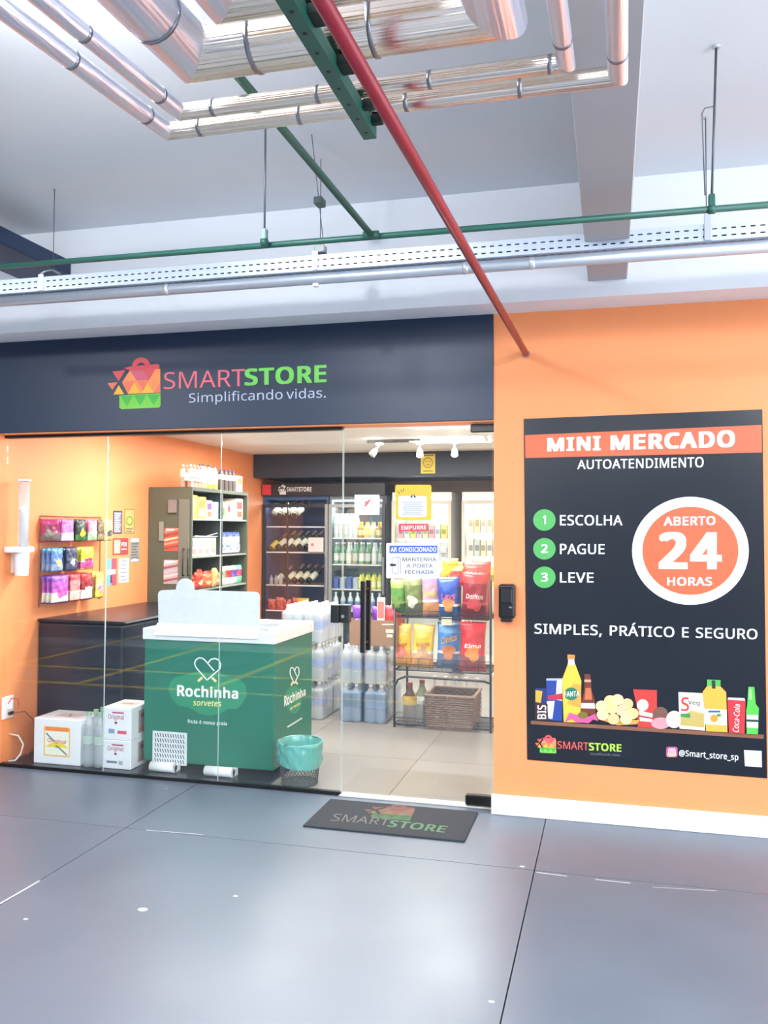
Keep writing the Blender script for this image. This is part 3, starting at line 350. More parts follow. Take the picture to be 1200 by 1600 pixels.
# shop shell
struct(MB().box(-3.87, .07, 0, -3.72, 5.0, 2.29, ORANGE).build('wall_left'))
struct(MB().box(-.45, .15, 0, -.33, 5.0, 2.29, C(214, 196, 170, .6)).build('wall_right'))
BEIGE = C(176, 154, 128, .6, var=.10, scale=8, stretch=(1, 1, 14), name='beige_wood_panelling')
struct(MB().box(-3.87, 4.95, 0, -.33, 5.1, 2.29, BEIGE).build('wall_back'))
struct(MB().box(-3.87, .15, 2.29, -.33, 5.1, 2.40, C(240, 240, 236, .6, var=.02)).build('ceiling_shop'))
struct(MB().box(-3.718, 4.0, 2.04, -.452, 4.95, 2.288, C(50, 60, 74, .45)).build('bulkhead', bevel=.004))
SHOPF = C(138, 133, 126, .3, var=.06, scale=3, name='light_grey_shop_floor')
fl = MB().box(-3.87, .075, -.12, -.33, 5.1, -.003, C(110, 105, 98, .6)).build('floor_shop'); struct(fl)
for i in range(4):
    for j in range(6):
        x0 = -3.87+i*.885; y0 = .078+j*.84
        MB().box(x0+.0015, y0+.0015, -.003, x0+.8835, min(5.1, y0+.8385), 0, SHOPF).build('floor_tile', fl)
struct(MB().box(-3.718, .075, 0, -1.93, 1.05, .010, C(34, 42, 54, .25)).build('floor_dark_strip', bevel=.002))  # thin dark strip over the front left of the shop floor
struct(MB().box(-1.48, .055, 0, -.605, .125, .008, C(196, 196, 192, .35)).build('door_threshold', bevel=.002))

# ------------------------------------------------------------------ glazing
GX = [-3.71, -2.987, -2.228, -1.474]
for i in range(3):
    w = thing('window_%d' % (i+1), None, None, (GX[i], .085, 0), kind='structure')
    MB().box(GX[i]+.002, .081, .018, GX[i+1]-.002, .089, 2.065, GLASS).build('glass_pane', w)
    MB().box(GX[i+1]-.002, .0805, .02, GX[i+1]-.0005, .0895, 2.064, GLASS_EDGE).build('glass_edge', w)
    MB().box(GX[i], .070, 0, GX[i+1], .100, .020, BLACK).build('bottom_rail', w)
    MB().box(GX[i], .060, 2.060, GX[i+1], .108, 2.078, C(24, 24, 26, .4)).build('top_rail', w)
d = thing('door_1', None, None, (-.62, .085, 0), kind='structure')
MB().box(-1.468, .081, .014, -.622, .089, 2.066, GLASS).build('glass_pane', d)
MB().box(-1.470, .0805, .016, -1.4685, .0895, 2.064, GLASS_EDGE).build('glass_edge', d)
p, q = PY(.07, 735, 676), PY(.07, 770, 661)
MB().box(p.x, .066, p.z, -.606, .104, 2.074, BLACK).build('patch_fitting', d, bevel=.006)
p, q = PY(.07, 727, 1262), PY(.07, 769, 1245)
MB().box(p.x, .060, .012, -.606, .110, q.z, BLACK).build('patch_fitting', d, bevel=.006)
h = MB()
za, zb = PY(.03, 566, 1020).z, PY(.03, 566, 908).z
xh = PY(.03, 567, 960).x
h.box(xh-.013, .020, za, xh+.013, .044, zb, BLACK)
for z in (za+.05, zb-.05): h.cyl((xh, .03, z), (xh, .081, z), .007, BLACK)
h.build('pull_handle', d, bevel=.003)
h = MB(); xh2 = xh
h.box(xh2-.013, .132, za, xh2+.013, .156, zb, BLACK)
for z in (za+.05, zb-.05): h.cyl((xh2, .14, z), (xh2, .089, z), .007, BLACK)
h.build('pull_handle', d, bevel=.003)
def lockhalf(x0, x1, name, par):
    a, b = PY(.07, x0, 973), PY(.07, x1, 945)
    return MB().box(a.x, .058, a.z, b.x, .112, b.z, C(26, 32, 32, .35)).build(name, par, bevel=.006, seg=2)
lk = lockhalf(531.5, 546, 'lock_case', d)
c = PY(.057, 536, 963); MB().cyl(c, c+Vector((0, -.008, 0)), .010, C(190, 205, 200, .2, metal=.8), 16).build('keyhole_disc', lk)
w3 = bpy.data.objects['window_3']; lockhalf(517, 530.5, 'lock_strike', w3)

# ------------------------------------------------------------------ shop sign over the glass
SIGNM = C(16, 38, 66, .42, spec=.6, var=.10, scale=1.2, name='midnight_sign_panel')
s = thing('shop_sign', 'long midnight-blue shop sign with bag emblem and slogan above the glass front', 'sign', (-2.15, 0, 2.08))
MB().box(-3.712, -.012, 2.084, -.604, 0, 2.654, SIGNM).build('panel', s, bevel=.002)
m = MB(); sh = Sheet(m, planeY(-.0125))
bag_emblem(sh, (168, 561), (251, 557), (252, 637.5), (168, 641)); m.build('bag_emblem', s)
m = MB(); sh = Sheet(m, planeY(-.0125))
sh.text('SMART', (256, 582), (383, 576.5), (383, 603), (256, 608), C(232, 108, 122, .5), bold=.004); m.build('lettering', s)['label'] = 'thin rose red word SMART'
m = MB(); sh = Sheet(m, planeY(-.0125))
sh.text('STORE', (382, 576.5), (510, 570), (510, 597), (382, 602.5), C(112, 205, 84, .5), bold=.05); m.build('lettering', s)['label'] = 'bold green word STORE'
m = MB(); sh = Sheet(m, planeY(-.0125))
sh.text('Simplificando', (295, 615), (441.5, 608.8), (441.5, 623.5), (295, 629), C(186, 196, 216, .5), bold=.005); m.build('lettering', s)['label'] = 'pale word Simplificando'
m = MB(); sh = Sheet(m, planeY(-.0125))
sh.text('vidas.', (447.5, 608.6), (509, 606), (509, 621), (447.5, 623.3), C(186, 196, 216, .5), bold=.005); m.build('lettering', s)['label'] = 'pale word vidas'

# ------------------------------------------------------------------ big poster on the orange wall
PB = C(16, 24, 36, .3, var=.06, scale=2, name='poster_black'); CORAL = C(240, 104, 66, .4); PWHITE = C(244, 246, 248, .4)
s = thing('wall_poster', 'tall black poster about the 24 hour self service mini market on orange wall', 'poster', (.15, 0, .29))
cs = [PY(0, x, y) for x, y in ((823.8, 1186.7), (1198.5, 1215.8), (1191, 639.7), (818.5, 654.6))]
MB().prism([c+Vector((0, 0, 0)) for c in cs], (0, -.004, 0), PB).build('panel', s, fix=True)
PP = planeY(-.0045)
def pprint(name, fn, label=None):
    m = MB(); fn(Sheet(m, PP)); o = m.build(name, s)
    if label: o['label'] = label
    return o
pprint('banner', lambda sh: sh.poly([(821, 715.5), (1190.5, 707), (1190, 664), (820.5, 680)], CORAL, 1))
pprint('lettering', lambda sh: sh.text('MINI', (855, 684.5), (938.5, 681), (938.5, 703.5), (855, 705.5), PWHITE, bold=.065), 'white bold word MINI')
pprint('lettering', lambda sh: sh.text('MERCADO', (953.8, 680.3), (1148.5, 672), (1148.5, 698.5), (953.8, 703.2), PWHITE, bold=.065), 'white bold word MERCADO')
pprint('lettering', lambda sh: sh.text('AUTOATENDIMENTO', (902, 719), (1099.5, 714), (1099.5, 730), (902, 733), PWHITE, bold=.02), 'white subtitle')
for k, (y, wd_, x1) in enumerate(((812.5, 'ESCOLHA', 972.6), (857.5, 'PAGUE', 944.6), (902, 'LEVE', 927.5))):
    pprint('number_dot', lambda sh: sh.ell(850.6, y, 17.5, 16.8, C(84, 176, 92, .4), 1), 'green dot numbered %d' % (k+1))
    pprint('lettering', lambda sh: sh.text(str(k+1), (845.5 if k else 848, y-7), (856 if k else 853, y-7), (856 if k else 853, y+6.5), (845.5 if k else 848, y+6.5), PWHITE, 3, bold=.04), 'white numeral %d' % (k+1))
    pprint('lettering', lambda sh: sh.text(wd_, (874.8, y-7.8), (x1, y-7.3), (x1, y+8.3), (874.8, y+8.3), PWHITE, bold=.02), 'white word %s' % wd_)
pprint('badge', lambda sh: (sh.ell(1078.8, 860.6, 91.2, 84.4, PWHITE, 1, 56), sh.ell(1078.8, 860.6, 75, 69, CORAL, 2, 56)), 'round coral badge with white rim')
pprint('lettering', lambda sh: sh.text('ABERTO', (1037, 807.5), (1118, 806.5), (1118, 820), (1037, 821.5), PWHITE, 3, bold=.04), 'white word ABERTO')
pprint('lettering', lambda sh: sh.text('24', (1029, 832), (1128, 832), (1128, 889.5), (1029, 889), PWHITE, 3, bold=.06), 'large white 24')
pprint('lettering', lambda sh: sh.text('HORAS', (1042.5, 902), (1112.6, 901.8), (1112.6, 915), (1042.5, 915), PWHITE, 3, bold=.04), 'white word HORAS')
pprint('lettering', lambda sh: sh.text('SIMPLES, PRÁTICO E SEGURO', (835, 974.3), (1183.5, 983), (1183.5, 999), (835, 990), PWHITE, bold=.018), 'white slogan')
def groceries(sh):
    A = lambda ox, oy: (lambda x, y: (ox+x/6, oy+y/6))
    a = A(820, 1000); b = A(1000, 1000)
    def pg(fn, pts, c, l=2): sh.poly([fn(*p) for p in pts], c, l)
    Wt = C(238, 238, 236, .5)
    sh.poly([(829.5, 1131.5), (1193, 1154.5), (1193.5, 1148), (829.5, 1126)], C(134, 88, 66, .5), 1)
    # chocolate pack
    pg(a, [(95, 750), (215, 755), (215, 455), (100, 450)], C(36, 52, 110, .5)); pg(a, [(95, 590), (215, 600), (215, 760), (95, 752)], C(60, 30, 30, .5), 3)
    pg(a, [(100, 470), (165, 480), (150, 590), (100, 580)], C(226, 170, 60, .5), 4)
    sh.text('BIS', a(118, 740), a(118, 610), a(200, 610), a(200, 740), Wt, 5, bold=.03)
    # energy can
    pg(a, [(212, 752), (350, 760), (350, 370), (200, 365)], C(40, 70, 150, .4)); pg(a, [(300, 380), (350, 380), (350, 570), (290, 560)], Wt, 3)
    pg(a, [(205, 575), (280, 570), (258, 740), (222, 735)], Wt, 3); pg(a, [(215, 520), (350, 500), (350, 560), (215, 560)], C(190, 50, 70, .5), 4)
    sh.rect(*a(202, 360), *a(352, 380), C(180, 190, 205, .3), 5)
    # orange soda
    ys_ = C(252, 196, 70, .4)
    pg(a, [(365, 770), (520, 775), (530, 380), (470, 220), (405, 220), (350, 370)], ys_, 4); pg(a, [(405, 235), (470, 235), (460, 165), (408, 165)], Wt, 5)
    pg(a, [(400, 180), (468, 182), (470, 140), (400, 136)], C(216, 140, 70, .5), 6); pg(a, [(450, 410), (528, 420), (528, 640), (400, 600)], C(246, 160, 70, .5), 5)
    sh.ell(*a(435, 505), 11, 10, C(40, 120, 90, .5), 6); sh.text('FANTA', a(372, 485), a(512, 478), a(512, 528), a(372, 532), Wt, 7, bold=.03)
    # amber beer bottle
    br = C(120, 56, 40, .4)
    pg(a, [(525, 700), (665, 705), (655, 560), (625, 470), (615, 320), (560, 318), (558, 470), (535, 560)], br, 3); pg(a, [(528, 640), (660, 645), (655, 592), (530, 590)], C(214, 206, 200, .5), 4)
    pg(a, [(558, 395), (620, 395), (620, 372), (558, 370)], C(210, 160, 130, .5), 4); pg(a, [(560, 560), (630, 560), (620, 450), (570, 450)], C(196, 110, 70, .5), 4)
    # wrapped sweet
    pk = C(214, 90, 150, .4)
    pg(a, [(375, 770), (440, 740), (480, 770), (600, 780), (640, 745), (690, 760), (660, 690), (590, 720), (480, 700), (420, 680)], pk, 8); sh.ell(*a(545, 705), 8, 5.5, C(120, 110, 40, .5), 9)
    # cheese balls
    pg(a, [(680, 740), (870, 800), (1050, 790), (1080, 750)], C(214, 160, 80, .5), 8)
    for k, (x, y) in enumerate(((800, 570), (870, 560), (960, 600), (720, 620), (820, 640), (910, 660), (1010, 690), (730, 700), (830, 740), (950, 740))):
        sh.ell(*a(x, y), 9.5, 8.8, C(250, 222-(k % 3)*14, 140+(k % 2)*20, .5), 9+k, 14)
    # red chocolate bag
    pg(a, [(1060, 815), (1240, 825), (1238, 470), (1015, 462), (1050, 620)], C(214, 62, 58, .4), 3)
    sh.ell(*a(1105, 610), 9, 9, Wt, 4); pg(a, [(1070, 660), (1200, 690), (1190, 770), (1080, 760)], C(240, 220, 215, .5), 4); pg(a, [(1060, 700), (1210, 730), (1210, 745), (1060, 718)], C(180, 60, 70, .5), 5)
    # balls
    sh.ell(*b(190, 690), 12, 10.5, C(120, 84, 74, .4), 5); sh.ell(*b(195, 780), 15, 9, C(244, 150, 160, .4), 6, 20); sh.ell(*b(320, 745), 12.5, 13.5, C(244, 224, 204, .4), 7)
    # seasoning packet
    cr = C(238, 234, 214, .5)
    pg(b, [(370, 830), (610, 850), (610, 500), (360, 488)], cr, 8); sh.text('S', b(385, 540), b(460, 535), b(460, 665), b(385, 665), C(214, 60, 60, .5), 9, bold=.02); sh.text('Veg', b(450, 565), b(560, 572), b(560, 610), b(450, 605), C(90, 84, 78, .5), 9)
    pg(b, [(380, 800), (600, 820), (600, 690), (480, 660), (380, 720)], C(190, 170, 96, .5), 9); pg(b, [(380, 720), (470, 730), (470, 690), (380, 690)], C(60, 140, 80, .5), 10)
    # juice
    oj = C(250, 176, 70, .4)
    pg(b, [(620, 855), (820, 865), (808, 490), (750, 430), (630, 430), (585, 490), (605, 640)], oj, 11); pg(b, [(628, 430), (755, 436), (755, 375), (628, 370)], C(84, 180, 90, .5), 12)
    pg(b, [(675, 455), (708, 456), (705, 380), (672, 378)], C(40, 50, 44, .5), 13); pg(b, [(610, 790), (815, 800), (812, 655), (610, 645)], Wt, 12)
    sh.ell(*b(695, 735), 6, 6, C(246, 150, 50, .5), 13); sh.rect(*b(640, 662), *b(752, 680), C(60, 90, 160, .5), 13); sh.ell(*b(740, 705), 3.5, 2.5, C(80, 160, 70, .5), 14)
    # cola can
    rd = C(206, 56, 62, .35)
    pg(b, [(835, 870), (980, 880), (990, 560), (818, 550)], rd, 13); pg(b, [(820, 560), (985, 570), (980, 545), (825, 538)], C(200, 200, 205, .3), 14)
    sh.text('Coca-Cola', b(868, 860), b(885, 600), b(938, 600), b(925, 865), Wt, 15, bold=.01, italic=.3)
    # green bottle
    gn = C(90, 196, 80, .3)
    pg(b, [(1000, 880), (1105, 885), (1115, 640), (1085, 600), (1072, 440), (1015, 438), (1005, 610), (995, 660)], gn, 13)
    pg(b, [(1000, 820), (1108, 828), (1108, 705), (1000, 700)], C(225, 235, 228, .4), 14); pg(b, [(1000, 765), (1108, 770), (1108, 748), (1000, 744)], C(40, 70, 50, .4), 15); pg(b, [(1025, 560), (1050, 560), (1045, 460), (1025, 460)], C(170, 226, 150, .4), 14)
pprint('grocery_picture', groceries, 'row of printed groceries on a brown shelf line')
pprint('bag_emblem', lambda sh: bag_emblem(sh, (836, 1147.5), (869, 1149), (869.5, 1177.5), (836, 1176)))
pprint('lettering', lambda sh: sh.text('SMART', (871, 1158), (919.5, 1160.2), (919.5, 1172.3), (871, 1169.5), C(226, 92, 84, .5), bold=.01), 'small red word SMART')
pprint('lettering', lambda sh: sh.text('STORE', (920, 1160.5), (971, 1163), (971, 1174.7), (920, 1172.3), C(176, 220, 80, .5), bold=.045), 'small green word STORE')
pprint('lettering', lambda sh: sh.text('Simplificando vidas.', (922, 1176), (970, 1178), (970, 1181.5), (922, 1179.5), C(120, 128, 140, .5), bold=0), 'tiny grey slogan')
def insta(sh):
    sh.rrect(1041, 1167, 1058.5, 1183, 3, C(206, 90, 150, .4), 1); sh.rrect(1042.5, 1175, 1057, 1182.3, 3, C(246, 176, 110, .4), 2)
    sh.rrect(1044, 1169.7, 1055.5, 1180.3, 2.5, PWHITE, 3); sh.rrect(1045.5, 1171.2, 1054, 1178.8, 2, C(220, 110, 140, .4), 4)
    sh.ell(1049.8, 1175, 3, 2.8, PWHITE, 5, 16); sh.ell(1049.8, 1175, 1.7, 1.6, C(220, 110, 140, .4), 6, 16)
def instat(sh):
    sh.text('@Smart_store_sp', (1061, 1171.8), (1153.7, 1178.3), (1153.7, 1188), (1061, 1180.7), PWHITE, 2, bold=.02)
pprint('app_icon', insta, 'small pink camera icon')
pprint('lettering', instat, 'white account name')
pprint('blank_square', lambda sh: sh.poly([(1164, 1197), (1190.5, 1199), (1190, 1173.5), (1162.5, 1172)], C(232, 236, 244, .5), 1), 'blank white square')

# soap dispenser
d = thing('soap_dispenser', 'black wall soap dispenser between glass door and big poster', 'dispenser', (-.533, 0, 1.006))
a, b = PY(-.05, 780, 971), PY(-.05, 805, 913)
m = MB(); m.box(a.x, -.085, a.z+.02, b.x, 0, b.z, BLACK); m.build('body', d, bevel=.012, seg=3)
MB().box(a.x+.012, -.093, a.z+.10, b.x-.012, -.084, b.z-.02, C(36, 38, 42, .25)).build('cover', d, bevel=.003)
MB().box(a.x+.010, -.072, a.z, b.x-.014, -.02, a.z+.03, C(26, 28, 30, .3)).build('spout', d, bevel=.004)
MB().box(a.x+.055, -.0945, a.z+.075, b.x-.012, -.084, a.z+.083, C(120, 124, 128, .4)).build('level_window', d)

# ------------------------------------------------------------------ door mat
d = thing('door_mat', 'charcoal doormat with faded shop name in front of the glass door', 'mat', (-1.09, -.25, 0))
MB().box(-1.502, -.462, 0, -.682, -.022, .010, C(52, 56, 62, .9, var=.25, scale=220, bump=.5)).build('mat_base', d, bevel=.003)
mz = lambda px, py, L: PZ(.0102+.0004*L, px, py)
m = MB(); pal = {k: C(*v, .9, var=.2, scale=200) for k, v in dict(red=(118, 78, 72), rose=(114, 80, 74), ora=(120, 94, 80), ora2=(124, 88, 76), yel=(120, 106, 74), gr=(76, 108, 78), gr2=(68, 96, 72), gr3=(76, 116, 78)).items()}
bag_emblem(Sheet(m, mz), (578, 1255), (652, 1258.5), (641, 1283), (560, 1275), pal=pal); m.build('bag_emblem', d)
m = MB(); sh = Sheet(m, mz); sh.text('SMART', (523, 1271), (611, 1280), (606, 1289.5), (516, 1282), C(112, 108, 108, .9, var=.2, scale=200), bold=0); m.build('lettering', d)['label'] = 'thin grey word SMART'
m = MB(); sh = Sheet(m, mz)
sh.text('STORE', (611, 1281), (700, 1291), (694, 1301), (604, 1291), C(92, 126, 96, .9, var=.2, scale=200), bold=.04); m.build('lettering', d)['label'] = 'bold green word STORE'

# ------------------------------------------------------------------ overhead pipes
def foil(name, stretch, tint=(226, 226, 232), rough=.26):
    m = C(tint[0], tint[1], tint[2], rough, metal=1.0, var=.08, scale=14, bump=.55, stretch=stretch, name=name); return m
FX = foil('foil_along_x', (.03, 9.0, 9.0), (248, 232, 216), rough=.24); FY = foil('foil_along_y', (4.0, .12, 4.0), (226, 228, 240), .38)  # warm x tint holds painted golden reflections, cool y tint painted lamplight
BANDM = C(150, 152, 158, .3, metal=1)
def duct(pts, r, z, label, nb=3):
    P3 = [Vector((x, y, z)) for x, y in pts]
    t = thing('insulated_pipe', label, 'pipe', P3[1], 'foil wrapped pipes under the ceiling')
    for i in range(len(P3)-1):
        a, b = P3[i].copy(), P3[i+1].copy(); dirv = (b-a).normalized()
        n = 20; vs = []
        # mitred ends
        for e, p in ((0, a), (1, b)):
            other = None
            if e == 0 and i > 0: other = (a-P3[i-1]).normalized()
            if e == 1 and i < len(P3)-2: other = (P3[i+2]-b).normalized()
            up = Vector((0, 0, 1)); sd = dirv.cross(up)
            for j in range(n):
                off = sd*math.cos(2*PI*j/n)*r+up*math.sin(2*PI*j/n)*r
                if other is not None:
                    bis = (dirv-other).normalized() if e == 1 else (other-dirv).normalized()
                    nrm = (dirv+other).normalized()
                    off = off-dirv*(off.dot(nrm)/dirv.dot(nrm))
                vs.append(p+off)
        m = MB(); m.add(vs, [(j, (j+1) % n, n+(j+1) % n, n+j) for j in range(n)], FX if abs(dirv.x) > .7 else FY, True)
        if i == 0: m.add(vs[:n], [list(range(n))], FY)
        if i == len(P3)-2: m.add(vs[n:], [list(range(n))], FY)
        sgm = m.build('pipe_run', t, fix=True)
        L = (b-a).length; k = 0; s0 = .10 if i else L-.12
        dists = [r*1.6+.06+q*max(.28, r*4) for q in range(nb)]
        for dd in dists:
            if dd > L-.03: break
            c = (b-dirv*dd) if i == 0 else (a+dirv*dd)
            MB().tube([c-dirv*.005, c+dirv*.005], r*1.035, BANDM, 20).build('clamp_band', sgm)
    return t
duct([(-1.42, -5.4), (-1.143, -2.546), (.021, -2.546), (-.03, -5.4)], .023, 2.56, 'outermost thin foil-wrapped pipe, nearest the shop front', 4)
duct([(-1.30, -5.4), (-1.064, -2.625), (-.095, -2.625), (-.16, -5.4)], .021, 2.565, 'second thin foil-wrapped pipe, nested inside the outermost one', 4)
duct([(-1.08, -5.4), (-.935, -2.81), (-.232, -2.81), (-.29, -5.4)], .062, 2.60, 'thick foil-wrapped pipe, nested inside the two thin ones', 3)
duct([(-.86, -5.4), (-.765, -3.00), (-.40, -3.00), (-.42, -5.4)], .055, 2.60, 'inner thick foil-wrapped pipe along the top edge of view', 3)
GREENP = C(38, 92, 80, .4, name='green_pipe_paint'); GSTEEL = C(170, 178, 186, .3, metal=.9, var=.06)
ROD = C(96, 106, 112, .4, metal=.6)
t = thing('strut_channel', 'dark green slotted strut hanging under the foil pipes beside the red pipe', 'bracket', (-.59, -2.503, 2.5))
GR2 = C(28, 88, 76, .4)
xs0, wd2 = -.592, .017
m = MB(); m.box(xs0-wd2, -4.5, 2.496, xs0+wd2, -2.503, 2.499, GR2); m.box(xs0-wd2, -4.5, 2.499, xs0-wd2+.003, -2.503, 2.532, GR2); m.box(xs0+wd2-.003, -4.5, 2.499, xs0+wd2, -2.503, 2.532, GR2)
m.build('channel', t)
hm = C(10, 26, 26, .6)
for k in range(16):
    y = -2.54-k*.075; MB().cyl((xs0-wd2-.0006, y, 2.516), (xs0-wd2+.001, y, 2.516), .006, hm, 10).build('slot_hole', t)
    MB().cyl((xs0, y, 2.4955), (xs0, y, 2.4965), .005, hm, 10).build('slot_hole', t)
for y, w_ in ((-2.546, .02), (-2.625, .02), (-2.81, .05), (-3.0, .05)):
    MB().box(xs0+wd2, y-w_/2, 2.512, xs0+wd2+.028, y+w_/2, 2.536, hm).build('pipe_saddle', t, bevel=.002)
for y in (-2.72, -4.2): MB().cyl((xs0, y, 2.50), (xs0, y, 3.24), .004, ROD, 8).build('hanger_rod', t)

t = thing('fire_pipe', 'long red pipe running overhead to the orange wall', 'pipe', (-.431, 0, 2.432))
RED = C(150, 34, 50, .35, var=.1, scale=6)
MB().cyl((-.431, 0, 2.432), (-.515, -4.55, 2.432), .0165, RED, 18).build('pipe_run', t)
MB().cyl((-.431, -.014, 2.432), (-.431, .0, 2.432), .021, C(176, 150, 140, .4), 18).build('wall_collar', t)

def pixline(z, a, b, ext=.0):
    p, q = PZ(z, *a), PZ(z, *b); d_ = (q-p).normalized(); return p-d_*ext, q+d_*ext
t = thing('sprinkler_pipe', 'thin green pipe running across the frame above the cable tray', 'pipe', (-1, -1.38, 2.647))
a, b = pixline(2.647, (0, 417), (1200, 320), 1.2)
gp = MB(); gp.cyl(a, b, .0125, GREENP, 14); gp.build('pipe_run', t)
tee = PZ(2.647, 580, 367)
MB().tube([tee, (tee.x-.01, -2.66, 2.647), (tee.x-.01, -2.70, 2.665), (tee.x-.01, -2.715, 2.70), (tee.x-.01, -2.715, 3.24)], .0125, GREENP, 14).build('branch_pipe', t)
MB().tube([tee+Vector((-.03, 0, 0)), tee+Vector((.03, 0, 0))], .0155, GREENP, 14).build('tee_fitting', t)
for px, py, top in ((413, 378, None), (1112, 327, None)):
    c = PZ(2.647, px, py); x = c.x; y = c.y+.001
    hg = thing('pipe_hanger', 'rod hanger of the green pipe %s' % ('left, under the foil pipes' if px < 600 else 'on the right, near the frame edge'), 'hanger', (x, y, 3.24))
    MB().cyl((x, y, 2.66), (x+(.02 if px > 600 else 0), y, 3.24), .0045, ROD, 8).build('rod', hg)
    MB().box(x-.011, y-.014, 2.655, x+.011, y+.014, 2.70, GREENP if px > 600 else C(120, 150, 150, .4)).build('clamp', hg, bevel=.003)
    MB().tube([(x-.012, y, 2.647), (x+.012, y, 2.647)], .0165, GREENP, 12).build('clamp_ring', hg)
    MB().cyl((x+(.02 if px > 600 else 0), y, 3.232), (x+(.02 if px > 600 else 0), y, 3.24), .014, C(200, 200, 205, .4), 12).build('ceiling_anchor', hg)
    if px > 600: MB().tube([(x+.013, y, 3.02), (x-.02, y, 3.018), (x-.03, y, 3.0), (x-.022, y, 2.70)], .0022, ROD, 6).build('side_wire', hg)

# perforated cable tray
TRAYM = C(206, 216, 232, .35, metal=.35, name='galvanised_tray')
TY0, TY1, TZ0, TZ1 = -.835, -.735, 2.702, 2.772
t = thing('cable_tray', 'long pale perforated cable tray running above the steel conduit', 'tray', (-1, -.8, TZ0))
X0T, X1T = -4.6, 2.4
m = MB()
for (ya, yb) in ((TY0, TY0+.0015), (TY1-.0015, TY1)):
    for z0, z1 in ((TZ0, TZ0+.014), (TZ0+.020, TZ0+.044), (TZ0+.050, TZ1)): m.box(X0T, ya, z0, X1T, yb, z1, TRAYM)
    n = int((X1T-X0T)/.037)
    for k in range(n):
        x = X0T+k*.037
        for z in (TZ0+.014, TZ0+.044): m.box(x, ya, z, x+.018, yb, z+.006, TRAYM)
o = m.build('side_rail', t)
m = MB()
for ya, yb in ((TY0, TY0+.025), (TY0+.033, TY1-.033), (TY1-.025, TY1)): m.box(X0T, ya, TZ0-.0015, X1T, yb, TZ0, TRAYM)
for k in range(n):
    x = X0T+k*.037; m.box(x, TY0+.025, TZ0-.0015, x+.018, TY0+.033, TZ0, TRAYM); m.box(x, TY1-.033, TZ0-.0015, x+.018, TY1-.025, TZ0, TRAYM)
m.build('tray_bottom', t)
c = MB()
for k in range(7):
    for q in range(3): c.tube([(X0T, TY0+.012+k*.0125, TZ0+.011+q*.019), (X0T+2, TY0+.013+k*.0125, TZ0+.011+q*.019), (X1T, TY0+.012+k*.0125, TZ0+.011+q*.019)], .0085, C(22, 30, 52, .6), 6)
tag(c.build('cable_bundle'), 'dark cables filling the perforated tray', 'cables', kind='stuff')
c = MB(); pts = []
for k in range(30):
    x = -1.15+k*.13; pts.append((x, -.80+.01*math.sin(k*1.3), TZ1+.001+.006*math.sin(k*.9)))
c.tube(pts, .005, C(40, 60, 150, .5), 6); tag(c.build('cable'), 'blue cable lying along the top of the cable tray', 'cable')
COND = C(186, 194, 204, .42, metal=.55, var=.05, name='steel_conduit')
t = thing('conduit', 'thick steel conduit pipe running below the cable tray', 'pipe', (-1, -.8, 2.67))
MB().cyl((-4.6, -.80, 2.671), (2.4, -.80, 2.671), .0268, COND, 20).build('pipe_run', t)
for px in (262, 728, 832):
    x = PY(-.8, px, 430).x; MB().cyl((x-.012, -.80, 2.671), (x+.012, -.80, 2.671), .0282, C(214, 218, 222, .35, metal=.6), 20).build('coupling', t)
for i, px in enumerate((66, 493, 1106)):
    x = PY(-.83, px, 420).x
    hg = thing('tray_bracket', ['white tray bracket at the left, before the dark duct', 'white tray bracket in the middle, hung on two thin rods', 'white tray bracket at the right end of the tray'][i], 'bracket', (x, -.84, TZ0))
    wz = 2.785 if i == 0 else (2.79 if i == 1 else 2.83)
    m = MB(); m.box(x-.014, TY0-.008, 2.702, x+.014, TY0-.001, wz, PWHITE if i < 2 else C(190, 196, 204, .4)); m.build('strap', hg, bevel=.001)
    if i == 1: MB().box(x-.013, -.836, 2.626, x+.013, -.81, 2.642, PWHITE).build('lower_clip', hg, bevel=.003)
    if i == 0: MB().tube([(x, TY0-.004, 2.785), (x+.012, TY0+.01, 2.803), (x+.035, -.80, 2.813), (x+.035, -.735, 2.813)], .006, GSTEEL, 8).build('curved_arm', hg)
    if i == 1:
        MB().box(x-.01, -.825, wz, x+.04, -.78, wz+.035, C(176, 182, 184, .4)).build('rod_block', hg, bevel=.004)
        MB().cyl((x+.012, -.8, wz+.03), (x+.012, -.8, 3.24), .002, ROD, 6).build('rod', hg)
        MB().cyl((x+.03, -.8, wz+.03), (x+.055, -1.05, 3.24), .002, ROD, 6).build('rod', hg)
        c = Vector((x+.022, -.86, 3.0)); MB().box(c.x-.02, c.y-.012, c.z, c.x+.02, c.y+.05, c.z+.035, C(60, 80, 78, .4)).build('rod_clip', hg, bevel=.003)
    else:
        xx = x+(.035 if i == 0 else 0)
        MB().cyl((xx, -.79, wz-.02 if i else 2.813), (xx, -.79, 3.24), .0022, ROD, 6).build('rod', hg)
        MB().cyl((xx, -.79, 3.234), (xx, -.79, 3.24), .008, GSTEEL, 8).build('ceiling_anchor', hg)
# dark air duct on the left
m = MB(); m.box(-3.39, -3.6, 2.968, -3.05, -.227, 3.06, C(24, 44, 78, .5))
tag(m.build('air_duct', bevel=.006), 'dark navy flat air duct running into the beam at upper left', 'duct')


# ================================================================== INSIDE THE SHOP
WX = -3.72
